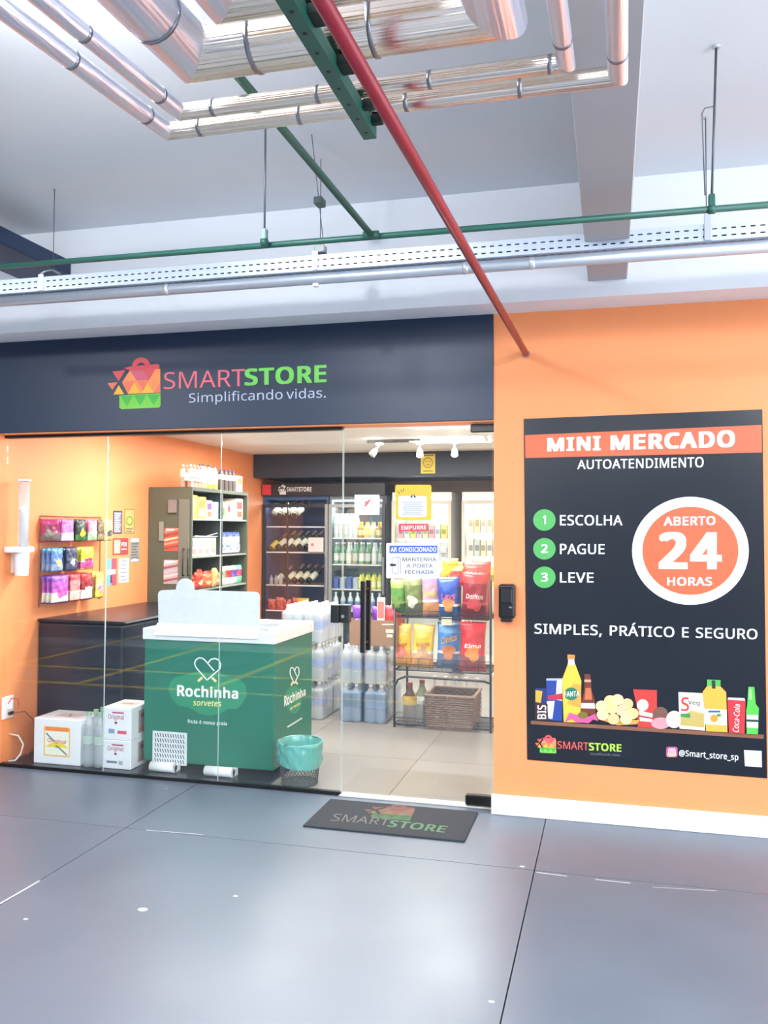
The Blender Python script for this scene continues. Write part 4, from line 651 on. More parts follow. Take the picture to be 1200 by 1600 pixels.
# cup dispenser on the left wall
t = thing('cup_dispenser', 'white cup dispenser tube with bracket high on the left orange wall', 'dispenser', (WX, .149, 1.19))
PL = C(240, 242, 246, .35)
m = MB(); m.box(-3.719, .07, 1.335, -3.60, .228, 1.375, PL); m.build('bracket', t, bevel=.012, seg=2)
MB().cyl((-3.63, .149, 1.375), (-3.63, .149, 1.79), .034, CLEARB, 20).build('clear_tube', t)
m = MB()
for k in range(12): m.lathe((-3.63, .149, 1.376+k*.017), [(.022, 0), (.029, .016)], PL, 16)
m.lathe((-3.63, .149, 1.376+12*.017), [(.022, 0), (.031, .03), (.0, .031)], PL, 16)
m.build('paper_cups', t)
MB().cyl((-3.63, .149, 1.79), (-3.63, .149, 1.803), .042, PL, 20).build('tube_cap', t)
m = MB(); m.lathe((-3.635, .145, 1.19), [(.040, 0), (.044, .05), (.046, .145)], PL, 18); m.box(-3.719, .15, 1.205, -3.66, .205, 1.335, PL); m.build('cup_holder', t)

# electric outlet with cords
t = thing('wall_outlet', 'white double wall outlet low on the left orange wall', 'outlet', (WX, .14, .28))
MB().box(-3.719, .085, .283, -3.709, .19, .424, PL).build('plate', t, bevel=.003)
MB().lathe((-3.712, .155, .36), [(.0, -.02), (.022, -.018), (.022, .018), (0, .02)], PL, 12).build('plug_adapter', t)
MB().box(-3.709, .13, .305, -3.685, .17, .325, BLACK).build('plug', t, bevel=.004)
m = MB(); cp_ = [(-3.68, .15, .315), (-3.665, .24, .31), (-3.67, .33, .24), (-3.68, .38, .13), (-3.69, .37, .06), (-3.70, .33, .02), (-3.68, .30, .015)]
m.tube(cp_, .004, C(150, 96, 66, .5), 7); tag(m.build('power_cord'), 'thin brown power cord hanging from the wall outlet', 'cord')
m = MB(); cp_ = [(-3.695, .12, .38), (-3.69, .14, .41), (-3.67, .18, .40), (-3.66, .17, .36)]
m.tube(cp_, .003, C(210, 70, 60, .5), 6); m.build('red_lead', t)
m = MB(); cp_ = [(-3.715, .16, .18), (-3.67, .19, .165), (-3.64, .20, .11), (-3.65, .19, .05), (-3.67, .165, .016), (-3.705, .14, .014)]
m.tube(cp_, .0055, C(226, 222, 214, .5), 8); tag(m.build('white_cable'), 'white cable looping down to the dark floor strip at far left', 'cord')

# black counter along the left wall
CT = C(24, 30, 44, .3, spec=.5, var=.1, scale=3, name='black_gloss_counter')
t = thing('counter', 'black glossy counter along the left orange wall behind the freezer', 'counter', (-3.39, 1.1, .0101))
MB().box(-3.716, .425, .0101, -3.075, 1.80, .865, CT).build('body', t, bevel=.02, seg=3)
MB().box(-3.716, .420, .866, -3.067, 1.80, .886, CT).build('worktop', t, bevel=.006, seg=2)
MB().box(-3.069, .44, .872, -3.061, 1.79, .882, GSTEEL).build('edge_trim', t)
MB().box(-3.076, .7, .02, -3.074, .704, .85, C(8, 10, 14, .4)).build('panel_joint', t)

# ---- notices on the left wall
def notice(x0, x1, y0, y1, label, fn, base, kind='notice'):
    t = MB(); fnp = planeX(WX+.0012, .0005)
    p = [PX(WX, x, y) for x, y in ((x0, y1), (x1, y1), (x1, y0), (x0, y0))]
    za, zb = (p[0].z+p[1].z)/2, (p[2].z+p[3].z)/2
    ya, yb = (p[0].y+p[3].y)/2, (p[1].y+p[2].y)/2
    e = thing('notice', label, kind, (WX, ya, za))
    MB().box(WX, ya, za, WX+.0012, yb, zb, base).build('sheet', e)
    def f(u, v, L): return Vector((WX+.0012+.0004*L, ya+(yb-ya)*u, za+(zb-za)*(1-v)))
    m = MB(); fn(Sheet(m, f)); m.build('print', e)
    return e
def lines(sh, c, u0=.15, u1=.85, v0=.12, v1=.9, n=7, w=.05):
    for k in range(n):
        v = v0+(v1-v0)*k/(n-1); sh.rect(u0, v-w/2, u1-((k*37) % 5)*.05, v+w/2, c, 2)
LG = C(206, 208, 214, .6); DG = C(60, 60, 70, .6)
notice(176.5, 190.5, 798, 834, 'narrow purple framed notice with grey lines, top left of the wall notices', lambda sh: (sh.rect(.1, .06, .9, .94, C(120, 124, 150, .6), 1), lines(sh, LG, n=9)), C(76, 56, 74, .6))
notice(194, 210, 795, 834, 'narrow tan framed picture of a green round emblem, top right notice', lambda sh: (sh.rect(.08, .05, .92, .95, C(196, 170, 110, .6), 1), sh.ell(.5, .48, .36, .2, C(130, 158, 60, .6), 2), sh.ell(.5, .48, .2, .11, C(200, 200, 120, .6), 3), lines(sh, DG, v0=.8, v1=.9, n=2, w=.03)), C(150, 130, 76, .6))
notice(176, 200, 841, 867, 'square red notice with a hand picture and white lettering', lambda sh: (sh.rect(.08, .1, .48, .9, C(250, 190, 150, .6), 1), sh.ell(.28, .45, .1, .3, C(246, 222, 200, .6), 2), sh.text('PIX', (.55, .25), (.92, .25), (.92, .5), (.55, .5), PWHITE, 2, bold=.02), sh.rect(.55, .62, .9, .7, C(250, 200, 200, .6), 2)), C(214, 62, 66, .6))
notice(202.5, 218, 840, 879, 'narrow grey notice with a white heading at the right', lambda sh: (sh.rect(.08, .03, .92, .17, LG, 1), lines(sh, C(90, 100, 110, .6), v0=.25, v1=.8, n=6), sh.poly([(.1, .95), (.9, .95), (.9, .88), (.5, .82), (.1, .9)], LG, 2)), C(156, 150, 140, .6))
notice(165.5, 182, 873, 915, 'notice split teal and red with a white band across', lambda sh: (sh.rect(0, 0, .5, 1, C(120, 176, 176, .6), 1), sh.rect(.5, 0, 1, 1, C(226, 76, 100, .6), 1), sh.rect(.12, .4, .9, .58, PWHITE, 2), sh.poly([(.4, .9), (.62, .9), (.55, .6), (.4, .62)], C(90, 50, 90, .6), 3)), C(120, 176, 176, .6))
notice(185.5, 201, 872, 910, 'white text-only notice at the bottom right', lambda sh: lines(sh, C(130, 150, 170, .6), n=6, w=.045), PWHITE)

# ---- puffed bags
def pouch(mb, w, h, d, colf, n=14, m=18, sag=.0):
    sd = Vector((w*91, h*57, d*33+len(mb.v)))
    def thick(u, v):
        a = max(0, 1-(2*u-1)**2)**.5; b = max(0, 1-abs(2*v-1)**3.2)**.6
        return d/2*a*b
    vs = []; fs = []; key = []
    for sgn in (-1, 1):
        for j in range(m+1):
            for i in range(n+1):
                u, v = i/n, j/m
                pinch = 1-.10*math.sin(PI*v)
                x = (u-.5)*w*(pinch if sag == 0 else 1-.06*math.sin(PI*v)); wr = noise.noise(Vector((u*4.5, v*3.2, 0))+sd)*.011*math.sin(PI*v)*(1 if 0 < i < n else 0)+ (.0028*math.sin(u*19+v*13)+.002*math.sin(u*7-v*29))*math.sin(PI*v)
                vs.append((x, sgn*(thick(u, v)+wr*(1 if 0 < i < n else 0)), v*h+(.004*math.sin(u*40) if j in (0, m) else 0)))
    N = (n+1)*(m+1)
    for sgn in (0, 1):
        for j in range(m):
            for i in range(n):
                a = sgn*N+j*(n+1)+i; q = (a, a+1, a+n+2, a+n+1)
                mb.add([vs[k] for k in (q if sgn == 0 else q[::-1])], [(0, 1, 2, 3)], colf((i+.5)/n, (j+.5)/m), True)
    G = [Vector(p) for p in vs[:N]]
    def surf(u, v, L):
        U = min(max(u, 0), .9999)*n; V = min(max(1-v, 0), .9999)*m; i, j = int(U), int(V); fu, fv = U-i, V-j; k = j*(n+1)+i
        p = (G[k]*(1-fu)+G[k+1]*fu)*(1-fv)+(G[k+n+1]*(1-fu)+G[k+n+2]*fu)*fv
        return p+Vector((0, -.0022-.0008*L, 0))
    return surf
def merge(o):
    bm = bmesh.new(); bm.from_mesh(o.data); bmesh.ops.remove_doubles(bm, verts=bm.verts, dist=.00005); bm.to_mesh(o.data); bm.free()
def bag(name, label, cat, loc, w, h, d, base, band=None, low=None, blob=None, txt=None, tcol=None, rot=0, lean=0, group=None, tv=(.36, .5), tilt=0):
    """snack bag: base colour, band near the top, lower colour, round motif; writing is a part of its own"""
    def cf(u, v):
        if v < .05 or v > .95: return band or base
        if low and abs(v-.34) < .028: return PWHITE if len(label) % 2 else (band or base)
        if band and v > .78: return band
        if low and v < .34: return low
        return base
    e = thing(name, label, cat, (0, 0, 0), group)
    m = MB(); mp = pouch(m, w, h, d, cf); o = m.build('pouch', e); merge(o)
    if blob:
        m = MB(); n_ = 26; K = 4; ph = len(label) % 7; vs_ = [mp(.5, .63, 1)]
        for q in range(1, K+1):
            for k in range(n_):
                a_ = 2*PI*k/n_; rr_ = q/K*(1+.16*math.sin(a_*3+ph)+.10*math.sin(a_*5+ph*2)); vs_.append(mp(.5+.27*rr_*math.cos(a_), .63-.16*rr_*math.sin(a_), 1))
        fs_ = [(0, 1+k, 1+(k+1) % n_) for k in range(n_)]+[(1+(q-1)*n_+k, 1+q*n_+k, 1+q*n_+(k+1) % n_, 1+(q-1)*n_+(k+1) % n_) for q in range(1, K) for k in range(n_)]
        m.add(vs_, fs_, blob, True); m.build('motif', e)
    if txt:
        m = MB(); sh = Sheet(m, mp); sh.text(txt, (.16, tv[0]+tilt), (.84, tv[0]-tilt), (.84, tv[1]-tilt), (.16, tv[1]+tilt), tcol or PWHITE, 2, bold=.03, italic=.15); m.build('lettering', e)
    e.location = loc; e.rotation_euler = (lean+(.05*math.sin(len(_mats)+loc[0]*40) if not rot else 0), .05*math.sin(loc[0]*91+loc[2]*37) if not rot else 0, rot+(.12*math.sin(loc[0]*61) if not rot else 0)); ORG[e.name] = Vector(loc)
    return e
def F(r, g, b): return C(r, g, b, .28, spec=.6, var=.12, scale=40)

# candy rack on the left wall
t = thing('candy_rack', 'wire hook rack of sweet bags on the left orange wall', 'rack', (WX, .75, .98))
RKM = C(170, 120, 96, .5)
za = 1.575
MB().cyl((-3.712, .43, za), (-3.712, 1.14, za), .004, RKM, 8).build('top_bar', t)
for y in (.43, 1.14): MB().cyl((-3.714, y, .96), (-3.714, y, za), .004, RKM, 8).build('side_wire', t)
rows = {1: (1.40, .155), 2: (1.20, .16), 3: (.985, .19)}
hooks = {1: (.57, .72, .86, .965, 1.06), 2: (.46, .62, .80), 3: (.50, .66, .80, .96)}
for r_, ys_ in hooks.items():
    for y in ys_: MB().cyl((-3.716, y, rows[r_][0]+rows[r_][1]-.012), (-3.585, y, rows[r_][0]+rows[r_][1]-.008), .0025, RKM, 6).build('hook', t)
cb = [  # row, y, width, base, band, low, blob, words
 (1, .575, .145, F(226, 120, 196), F(222, 90, 180), F(246, 226, 236), None, 'pink and white sweets bag, first of the upper hooks'),
 (1, .725, .125, F(40, 60, 52), F(34, 56, 50), F(60, 110, 50), F(210, 220, 60), 'black and lime sweets bag on the upper hooks'),
 (1, .865, .12, F(238, 150, 170), F(236, 120, 150), F(150, 190, 150), F(240, 226, 226), 'pale pink sweets bag with green foot on the upper hooks'),
 (1, .967, .075, F(126, 110, 84), F(110, 96, 74), F(150, 134, 100), None, 'narrow brown sweets bag on the upper hooks'),
 (1, 1.065, .115, F(230, 206, 120), F(236, 214, 130), F(206, 170, 120), F(90, 90, 80), 'yellow and tan sweets bag at the far end of the upper hooks'),
 (2, .463, .13, F(96, 130, 196), F(80, 150, 190), F(150, 170, 210), F(240, 220, 150), 'blue sweets bag, first of the middle hooks'),
 (2, .622, .135, F(52, 58, 92), F(60, 66, 100), F(72, 80, 110), F(190, 196, 214), 'dark navy sweets bag on the middle hooks'),
 (2, .805, .165, F(230, 222, 60), F(220, 216, 70), F(214, 80, 150), F(206, 60, 120), 'yellow and magenta sweets bag on the middle hooks'),
 (3, .500, .20, F(190, 90, 196), F(140, 80, 190), F(236, 230, 214), F(222, 100, 190), 'large purple sweets bag with white lower half on the bottom hooks'),
 (3, .668, .12, F(236, 150, 150), F(226, 76, 80), F(240, 200, 190), None, 'pale red sweets bag on the bottom hooks'),
 (3, .805, .15, F(150, 34, 44), F(190, 40, 50), F(226, 226, 226), F(240, 240, 240), 'dark red and white sweets bag on the bottom hooks'),
 (3, .962, .10, F(240, 214, 150), F(240, 222, 90), F(240, 216, 90), F(190, 160, 190), 'small pale yellow sweets bag on the bottom hooks')]
for r_, y, w, base, band, low, blob, lb in cb:
    z, h = rows[r_]
    e = bag('sweets_bag', lb, 'bag', (-3.605, y, z), w, h, .035, base, band, low, blob, rot=PI/2, group='sweets bags on the wall rack')
    for q in (1, 2):
        dup(e, (-3.605-q*.037, y+.002*q, z), '%s, %s' % (lb.replace(' sweets bag', ' bag').replace('on the ', '').replace('at the ', '').replace('with white lower half ', ''), 'second on its hook' if q == 1 else 'rearmost on its hook'))
# long side stack seen at the left end of the upper row
e = bag('sweets_bag', 'dark magenta sweets bag at the near end of the upper hooks', 'bag', (-3.66, .455, 1.40), .13, .155, .05, F(160, 50, 100), F(190, 60, 120), F(120, 104, 96), F(150, 140, 130), rot=PI*.22, group='sweets bags on the wall rack')

# ---- cabinet with open front along the left wall
KX = -3.32; KY0, KY1 = 1.835, 2.965
KM = C(86, 92, 76, .45, var=.04, scale=5, name='olive_grey_cabinet'); KD = C(70, 76, 74, .5)
t = thing('shelf_cabinet', 'tall olive-grey open cabinet stocked with groceries by the left orange wall', 'cabinet', (-3.52, 2.4, 0))
MB().box(-3.716, KY0, 0, KX, KY0+.02, 1.835, KM).build('side_panel', t, bevel=.002)
MB().box(-3.716, KY1-.02, 0, KX, KY1, 1.835, KM).build('side_panel', t, bevel=.002)
MB().box(-3.716, KY0+.02, 1.805, KX, KY1-.02, 1.835, KM).build('top_panel', t)
MB().box(-3.716, KY0+.02, .04, -3.706, KY1-.02, 1.80, KD).build('back_panel', t)
MB().box(-3.70, 2.405, .04, KX-.005, 2.43, 1.80, KD).build('divider', t)
for z in (.06, .40, .70, .985, 1.262, 1.575): MB().box(-3.70, KY0+.021, z-.014, KX-.004, KY1-.021, z, C(150, 156, 150, .4)).build('shelf', t)
# light filler strip, handle and small boxes on the end panel
a, b = PY(KY0, 279, 918), PY(KY0, 297, 780)
MB().box(a.x, KY0-.014, a.z-.3, b.x, KY0-.001, b.z, C(112, 114, 102, .45)).build('filler_strip', t, bevel=.001)
a, b = PY(KY0-.03, 286, 899), PY(KY0-.03, 293, 858)
m = MB(); m.tube([(a.x, KY0-.014, a.z), (a.x, KY0-.04, a.z), (a.x, KY0-.04, b.z), (a.x, KY0-.014, b.z)], .005, BLACK, 8)
m.tube([(b.x+.01, KY0-.014, a.z), (b.x+.01, KY0-.04, a.z), (b.x+.01, KY0-.04, b.z), (b.x+.01, KY0-.014, b.z)], .005, BLACK, 8); m.build('handle', t)
def endprint(x0, y0, x1, y1, label, fn, base, nm='flyer', th=.0015):
    a, b = PY(KY0-.002, x0, y1), PY(KY0-.002, x1, y0)
    e = thing(nm, label, 'flyer' if nm == 'flyer' else 'box', (a.x, KY0, a.z))
    MB().box(a.x, KY0-.001-th, a.z, b.x, KY0-.0005, b.z, base).build('sheet' if nm == 'flyer' else 'case', e)
    if fn:
        f = lambda u, v, L: Vector((a.x+(b.x-a.x)*u, KY0-.001-th-.0004*L, a.z+(b.z-a.z)*(1-v)))
        m = MB(); fn(Sheet(m, f)); m.build('print', e)
def stripes(c1, c2, c3):
    def g(sh):
        for k in range(5): sh.poly([(0, .22+k*.18), (1, .08+k*.18), (1, 0+k*.18), (0, .12+k*.18)], (c1, c2, c3)[k % 3], 1)
        sh.rect(.1, .04, .7, .10, PWHITE, 2)
    return g
endprint(256.5, 825, 279, 861, 'red and brown snack flyer, upper one on the cabinet side', stripes(C(230, 150, 120, .6), C(150, 70, 56, .6), C(226, 196, 150, .6)), C(206, 84, 72, .6))
endprint(255.5, 875, 279, 912, 'grey and pink snack flyer, lower one on the cabinet side', stripes(C(226, 206, 200, .6), C(150, 90, 90, .6), C(180, 190, 210, .6)), C(196, 170, 176, .6))
endprint(264, 781, 277, 801, 'small grey switch box high on the cabinet side', None, C(130, 124, 120, .5), 'switch_box', .02)
endprint(249, 815, 256, 845, 'pale grey control box behind the upper flyer', None, C(140, 142, 132, .5), 'control_box', .012)

# groceries in the cabinet (front faces at KX-.04); y from the photo's columns
def carton(label, y0, y1, z, h, base, fn=None, dp=.14, cat='box', name='carton', group=None, xf=-3.345):
    e = thing(name, label, cat, (xf, (y0+y1)/2, z), group)
    MB().box(xf-dp, y0, z+.0005, xf, y1, z+h, base).build('box_body', e, bevel=.002)
    m = MB(); f = lambda u, v, L: Vector((xf+.0004*L, y0+(y1-y0)*u, z+h*(1-v)))
    f2 = lambda u, v, L: Vector((xf-dp+dp*u, y0-.0004*L, z+h*(1-v)))
    if fn: fn(Sheet(m, f)); fn(Sheet(m, f2)); m.build('print', e)
    return e
def lbl(c1, c2=None, txt=None, tc=None):
    def g(sh):
        sh.rect(.1, .16, .9, .5, c1, 1)
        if c2: sh.rect(.15, .6, .85, .88, c2, 1)
        if txt: sh.text(txt, (.16, .25), (.84, .25), (.84, .42), (.16, .42), tc or PWHITE, 2, bold=.02)
    return g
r1, r2, r3 = 1.5755, 1.2625, .9855
YE = C(240, 190, 70, .4)
carton('tall yellow carton, left one on the top cabinet shelf', 1.87, 1.98, r1, .195, YE, lbl(C(250, 214, 110, .5)))
carton('tall yellow carton with orange print, second on the top cabinet shelf', 1.99, 2.14, r1, .185, YE, lbl(C(236, 130, 50, .5), C(250, 230, 180, .5)))
carton('purple and white box beside the yellow cartons', 2.15, 2.255, r1, .16, C(226, 210, 220, .4), lbl(C(110, 60, 130, .5), C(230, 110, 70, .5)))
carton('light blue packet at the right of the top left bay', 2.265, 2.38, r1, .15, C(150, 190, 226, .4), lbl(C(230, 240, 250, .5)))
def bottle_z(mb, c, r, h, body, cap, lab=None, n=12, neck=.4, lr=(.15, .5)):
    pr = [(r*.9, 0), (r, .02*h), (r, h*(1-neck)), (r*.45, h*(1-neck*.45)), (r*.36, h*.92), (r*.40, h*.92), (r*.40, h)]
    mb.lathe(c, pr, [body, body, body, body, body, cap], n)
    if lab: mb.lathe((c[0], c[1], c[2]), [(r*1.02, h*lr[0]), (r*1.02, h*lr[1])], lab, n, cap=False)
def mkbottle(name, label, loc, r, h, body, cap, lab=None, group=None, neck=.4, n=12, cat='bottle', lr=(.15, .5)):
    e = thing(name, label, cat, loc, group); L3 = Vector(loc)
    pr = [(r*.9, 0), (r, .02*h), (r, h*(1-neck)), (r*.45, h*(1-neck*.45)), (r*.36, h*.92)]
    m = MB(); m.lathe(L3, pr, body, n); m.build('bottle_body', e)
    m = MB(); m.lathe(L3, [(r*.42, h*.915), (r*.42, h)], cap, n); m.build('cap', e)
    if lab:
        m = MB(); m.lathe(L3, [(r*1.02, h*lr[0]), (r*1.02, h*lr[1])], lab, n, cap=False); m.build('label_band', e)
    return e
mkbottle('sauce_bottle', 'green capped sauce bottle in the top right cabinet bay', (-3.38, 2.50, r1), .035, .215, F(196, 190, 150), C(150, 196, 60, .5), F(90, 120, 70))
carton('white box with a red flower, top right cabinet bay', 2.545, 2.65, r1, .16, C(240, 232, 226, .4), lambda sh: sh.ell(.5, .4, .3, .22, C(190, 50, 60, .5), 1))
carton('cream box beside the red flower box', 2.66, 2.74, r1, .175, C(236, 214, 170, .4), lbl(C(226, 196, 140, .5)))
carton('tall white box with dark red print at the right end', 2.75, 2.90, r1, .195, C(238, 226, 210, .4), lbl(C(170, 70, 60, .5), C(190, 90, 60, .5)))
for k in range(4):
    carton(['white milk carton with blue edge, first', 'white milk carton, second', 'white milk carton, third', 'white milk carton, last'][k]+' on the middle cabinet shelf', 1.875+k*.118, 1.985+k*.118, r2, .15, C(236, 236, 236, .4), lbl(C(150+k*20, 160, 200-k*20, .5), C(220, 150, 140, .5)))
m = MB(); m.box(-3.46, 1.95, r2+.158, -3.345, 2.37, r2+.164, C(196, 200, 190, .4)); m.tube([(-3.35, 1.95, r2+.17), (-3.35, 2.15, r2+.163), (-3.35, 2.37, r2+.19)], .004, C(216, 220, 210, .4), 6)
tag(m.build('plastic_tray'), 'flat clear plastic tray lying on the milk cartons', 'tray')
for k in range(3):
    bag('snack_bag', 'blue and white grocery bag, %s of the middle right bay' % ('left', 'centre', 'right')[k], 'bag', (-3.37, 2.515+k*.145, r2), .14, .20, .05, F(210, 222, 236), F(86, 100, 170), F(236, 220, 210), F(150, 170, 214), rot=PI/2, group='blue grocery bags in the cabinet')
cols = [(150, 40, 36), (186, 60, 46), (120, 46, 36), (206, 96, 60), (160, 50, 70), (220, 170, 110), (196, 120, 70)]
names = ['dark red', 'brick red', 'brown', 'orange red', 'wine red', 'tan', 'light brown']
for k in range(7):
    c = cols[k]; e = bag('snack_bag', '%s biscuit bag lying on the lower cabinet shelf' % names[k], 'bag', (-3.36+(.03 if k % 2 else 0), 1.90+k*.075, r3+.005), .14, .12+.02*(k % 3), .06, F(*c), F(min(255, c[0]+30), c[1]+20, c[2]+10), None, F(230, 190, 150), rot=PI/2+.2*(k % 3-1), group='biscuit bags in the cabinet')
cols = [((150, 170, 130), (226, 226, 206), 'pale green'), ((206, 50, 60), (236, 236, 236), 'red and white'), ((90, 80, 160), (230, 230, 236), 'violet'), ((190, 70, 110), (120, 200, 160), 'pink and mint')]
for k, (c1, c2, nm) in enumerate(cols):
    bag('snack_bag', '%s snack bag in the lower right cabinet bay' % nm, 'bag', (-3.36, 2.50+k*.115, r3), .12, .17, .05, F(*c1), F(*c2), F(*c2), rot=PI/2, group='snack bags in the lower right bay')
# on top of the cabinet
TZ = 1.8355
rosec = F(222, 176, 150)
for k in range(5):
    for q in range(2):
        y = 1.90+k*.062
        mkbottle('glass_jar', 'small rose jar %s on top of the cabinet, %s from the left' % ('at the front' if q == 0 else 'at the back', ('first', 'second', 'third', 'fourth', 'fifth')[k]), (-3.37-q*.07, y, TZ), .027, .19, rosec, C(236, 222, 214, .4), C(240, 226, 210, .4), 'rose jars on the cabinet', neck=.25, cat='jar', lr=(.45, .8))
a, b = PX(-3.33, 268, 748), PX(-3.33, 297, 735)
e = thing('price_card', 'long white price card before the rose jars', 'card', (-3.335, 1.88, 1.90)); MB().box(-3.338, 1.735, 1.885, -3.334, 2.06, 1.945, C(246, 226, 220, .4)).build('card', e); MB().box(-3.3337, 1.80, 1.905, -3.333, 2.0, 1.92, C(150, 140, 140, .5)).build('print', e)
MB().box(-3.345, 1.86, TZ, -3.338, 1.88, 1.90, PL).build('card_stand', e)
for k in range(6):
    mkbottle('white_bottle', 'white bottle with dark cap print on top of the cabinet, %s of six' % ('first', 'second', 'third', 'fourth', 'fifth', 'sixth')[k], (-3.37-(k % 2)*.06, 2.12+k*.036*1.55, TZ), .030, .21, F(236, 234, 226), C(130, 116, 106, .4), F(226, 206, 90), 'white bottles on the cabinet', neck=.3, lr=(.02, .2))
for k in range(7):
    mkbottle('blue_lid_jar', 'dark jar with blue lid on top of the cabinet, %s of seven' % ('first', 'second', 'third', 'fourth', 'fifth', 'sixth', 'seventh')[k], (-3.37-(k % 2)*.06, 2.475+k*.043, TZ), .026, .19, F(90, 80, 76), C(66, 80, 160, .4), F(216, 216, 216), 'blue lid jars on the cabinet', neck=.2, lr=(.5, .75), cat='jar')
carton('white and orange box at the right end on top of the cabinet', 2.80, 2.92, TZ, .15, C(236, 226, 220, .4), lbl(C(226, 130, 80, .5), C(240, 170, 150, .5)), xf=-3.36)

# ---- upright fridges under the bulkhead
def fridge(label, x0, x1, top, frame, inner, shelves, door_glass=True, y=4.25, fw=.035, fr2=None, light=8):
    t = thing('display_fridge', label, 'fridge', ((x0+x1)/2, y+.3, 0))
    m = MB()
    m.box(x0, y+.03, .02, x0+.025, y+.62, top, inner); m.box(x1-.025, y+.03, .02, x1, y+.62, top, inner)
    m.box(x0+.025, y+.60, .02, x1-.025, y+.62, top, inner); m.box(x0+.025, y+.03, top-.04, x1-.025, y+.60, top, inner); m.box(x0+.025, y+.03, 0, x1-.025, y+.60, .12, inner)
    m.build('cabinet_body', t)
    m = MB()
    m.box(x0, y, .1, x0+fw, y+.03, top-.09, frame); m.box(x1-fw, y, .1, x1, y+.03, top-.09, fr2 or frame)
    m.box(x0+fw, y, .1, x1-fw, y+.03, .1+fw, frame); m.box(x0+fw, y, top-.09-fw, x1-fw, y+.03, top-.09, frame)
    dr = m.build('door', t)
    if door_glass: MB().box(x0+fw, y+.012, .1+fw, x1-fw, y+.018, top-.09-fw, GLASS).build('door_glass', dr)
    MB().box(x1-fw+.008, y-.03, .8, x1-fw+.024, y, 1.2, GSTEEL).build('door_handle', dr, bevel=.003)
    for z in shelves:
        m = MB()
        for k in range(9): m.box(x0+.03, y+.06+k*.06, z-.006, x1-.03, y+.064+k*.06, z-.002, GSTEEL)
        m.box(x0+.03, y+.05, z-.014, x1-.03, y+.056, z, PWHITE); m.build('wire_shelf', t)
    if light:
        MB().box(x0+.03, y+.035, top-.06, x1-.03, y+.05, top-.045, C(250, 252, 255, emit=6.0)).build('light_strip', t)
        area('fridge_light', ((x0+x1)/2, y+.10, top-.07), x1-x0-.1, .05, light, (.95, 1, 1), rot=(-.5, 0, 0))
    return t
SIL = C(180, 188, 190, .3, metal=.5)
w = fridge('wine display case with black header and tilted bottles beside the orange wall', -3.715, -2.955, 1.85, C(44, 50, 60, .4), C(58, 92, 140, .4), (.88, 1.24, 1.52, .60), light=0, fr2=SIL)
area('wine_case_light', (-3.335, 4.34, 1.77), .6, .05, 1.5, (.8, .9, 1), rot=(-.4, 0, 0))
w = thing('header_box', 'black header box with shop name over the wine case and drinks fridge', 'sign', (-3, 4.3, 1.852))
MB().box(-3.715, 4.22, 1.852, -2.31, 4.60, 1.985, C(38, 36, 38, .4)).build('case', w, bevel=.003)
MB().box(-3.70, 4.205, 1.862, -3.60, 4.219, 1.975, C(232, 60, 64, .4)).build('red_tag', w)
m = MB(); sh = Sheet(m, planeY(4.2195, .0005)); WH = {k: PWHITE for k in EM}; WH['rose'] = WH['ora'] = C(60, 60, 62, .4)
bag_emblem(sh, (434, 757), (447, 757), (447, 773), (434, 773), pal=WH)
sh.text('SMART', (448, 761), (466, 761), (466, 768), (448, 768), PWHITE, 2); sh.text('STORE', (466.5, 761), (487, 761), (487, 768), (466.5, 768), PWHITE, 2, bold=.05)
m.build('lettering', w)
w = bpy.data.objects['display_fridge']
MB().box(-3.44, 4.285, .12, -3.425, 4.30, 1.80, C(30, 34, 40, .4)).build('inner_post', w)
# tilted wine bottles
def wine(i, px, py, cap=(228, 222, 200), row=''):
    p = PY(4.33, px, py)
    e = thing('wine_bottle', 'tilted wine bottle with %s label, %s' % ('yellow' if cap[2] < 100 else 'cream', row), 'bottle', tuple(p), 'tilted wine bottles in the wine case')
    dirv = Vector((.42, .55, .55)).normalized(); n = 14
    GL = C(34, 50, 40, .15)
    def seg(s0, s1, r0, r1, mt, nm, capd=True):
        m = MB(); m.tube([p+dirv*s0, p+dirv*s1], [r0, r1], mt, n, cap=capd); m.build(nm, e)
    seg(-.04, .0, .034, .034, GL, 'bottle_base'); seg(0.0, .10, .0345, .0345, C(*cap, .5), 'label_band')
    seg(.10, .14, .034, .034, GL, 'bottle_body'); seg(.14, .19, .034, .013, GL, 'shoulder'); seg(.19, .26, .0135, .0135, C(150, 110, 90, .4), 'neck_foil')
ordn = ('first', 'second', 'third', 'fourth', 'fifth', 'sixth')
for i, px in enumerate((427, 440, 452, 463)): wine(i, px, 803, row='%s on the upper wire shelf' % ordn[i])
wine(9, 424, 856, (230, 200, 60), 'first on the middle wire shelf')
for i, px in enumerate((437, 448, 459, 470, 481)): wine(i, px, 853, row='%s on the middle wire shelf' % ordn[i+1])
for i, px in enumerate((432, 451, 462, 473, 485)): wine(i, px, 905 if px > 440 else 908, row='%s on the lower wire shelf' % ordn[i])
for k in range(3):
    e = mkbottle('wine_glass', 'clear wine glass %s in front of the lower shelf bottles' % ordn[k], (-3.62+k*.055, 4.30, .881), .022, .10, CLEARB, CLEARB, None, 'wine glasses in the wine case', cat='glass')
for k in range(4):
    bag('snack_bag', 'red packet %s at the bottom of the wine case' % ordn[k], 'bag', (-3.62+k*.095, 4.31, .60), .10, .12+.02*(k % 2), .05, F(214, 90, 90), F(226, 120, 110), None, F(190, 70, 76), group='red packets in the wine case')
bag('snack_bag', 'bright yellow packet at the bottom of the wine case', 'bag', (-3.25, 4.30, .60), .14, .14, .05, F(240, 200, 50), F(240, 190, 40), None, F(180, 130, 30))
a, b = PY(4.235, 481.5, 862), PY(4.235, 505, 840)
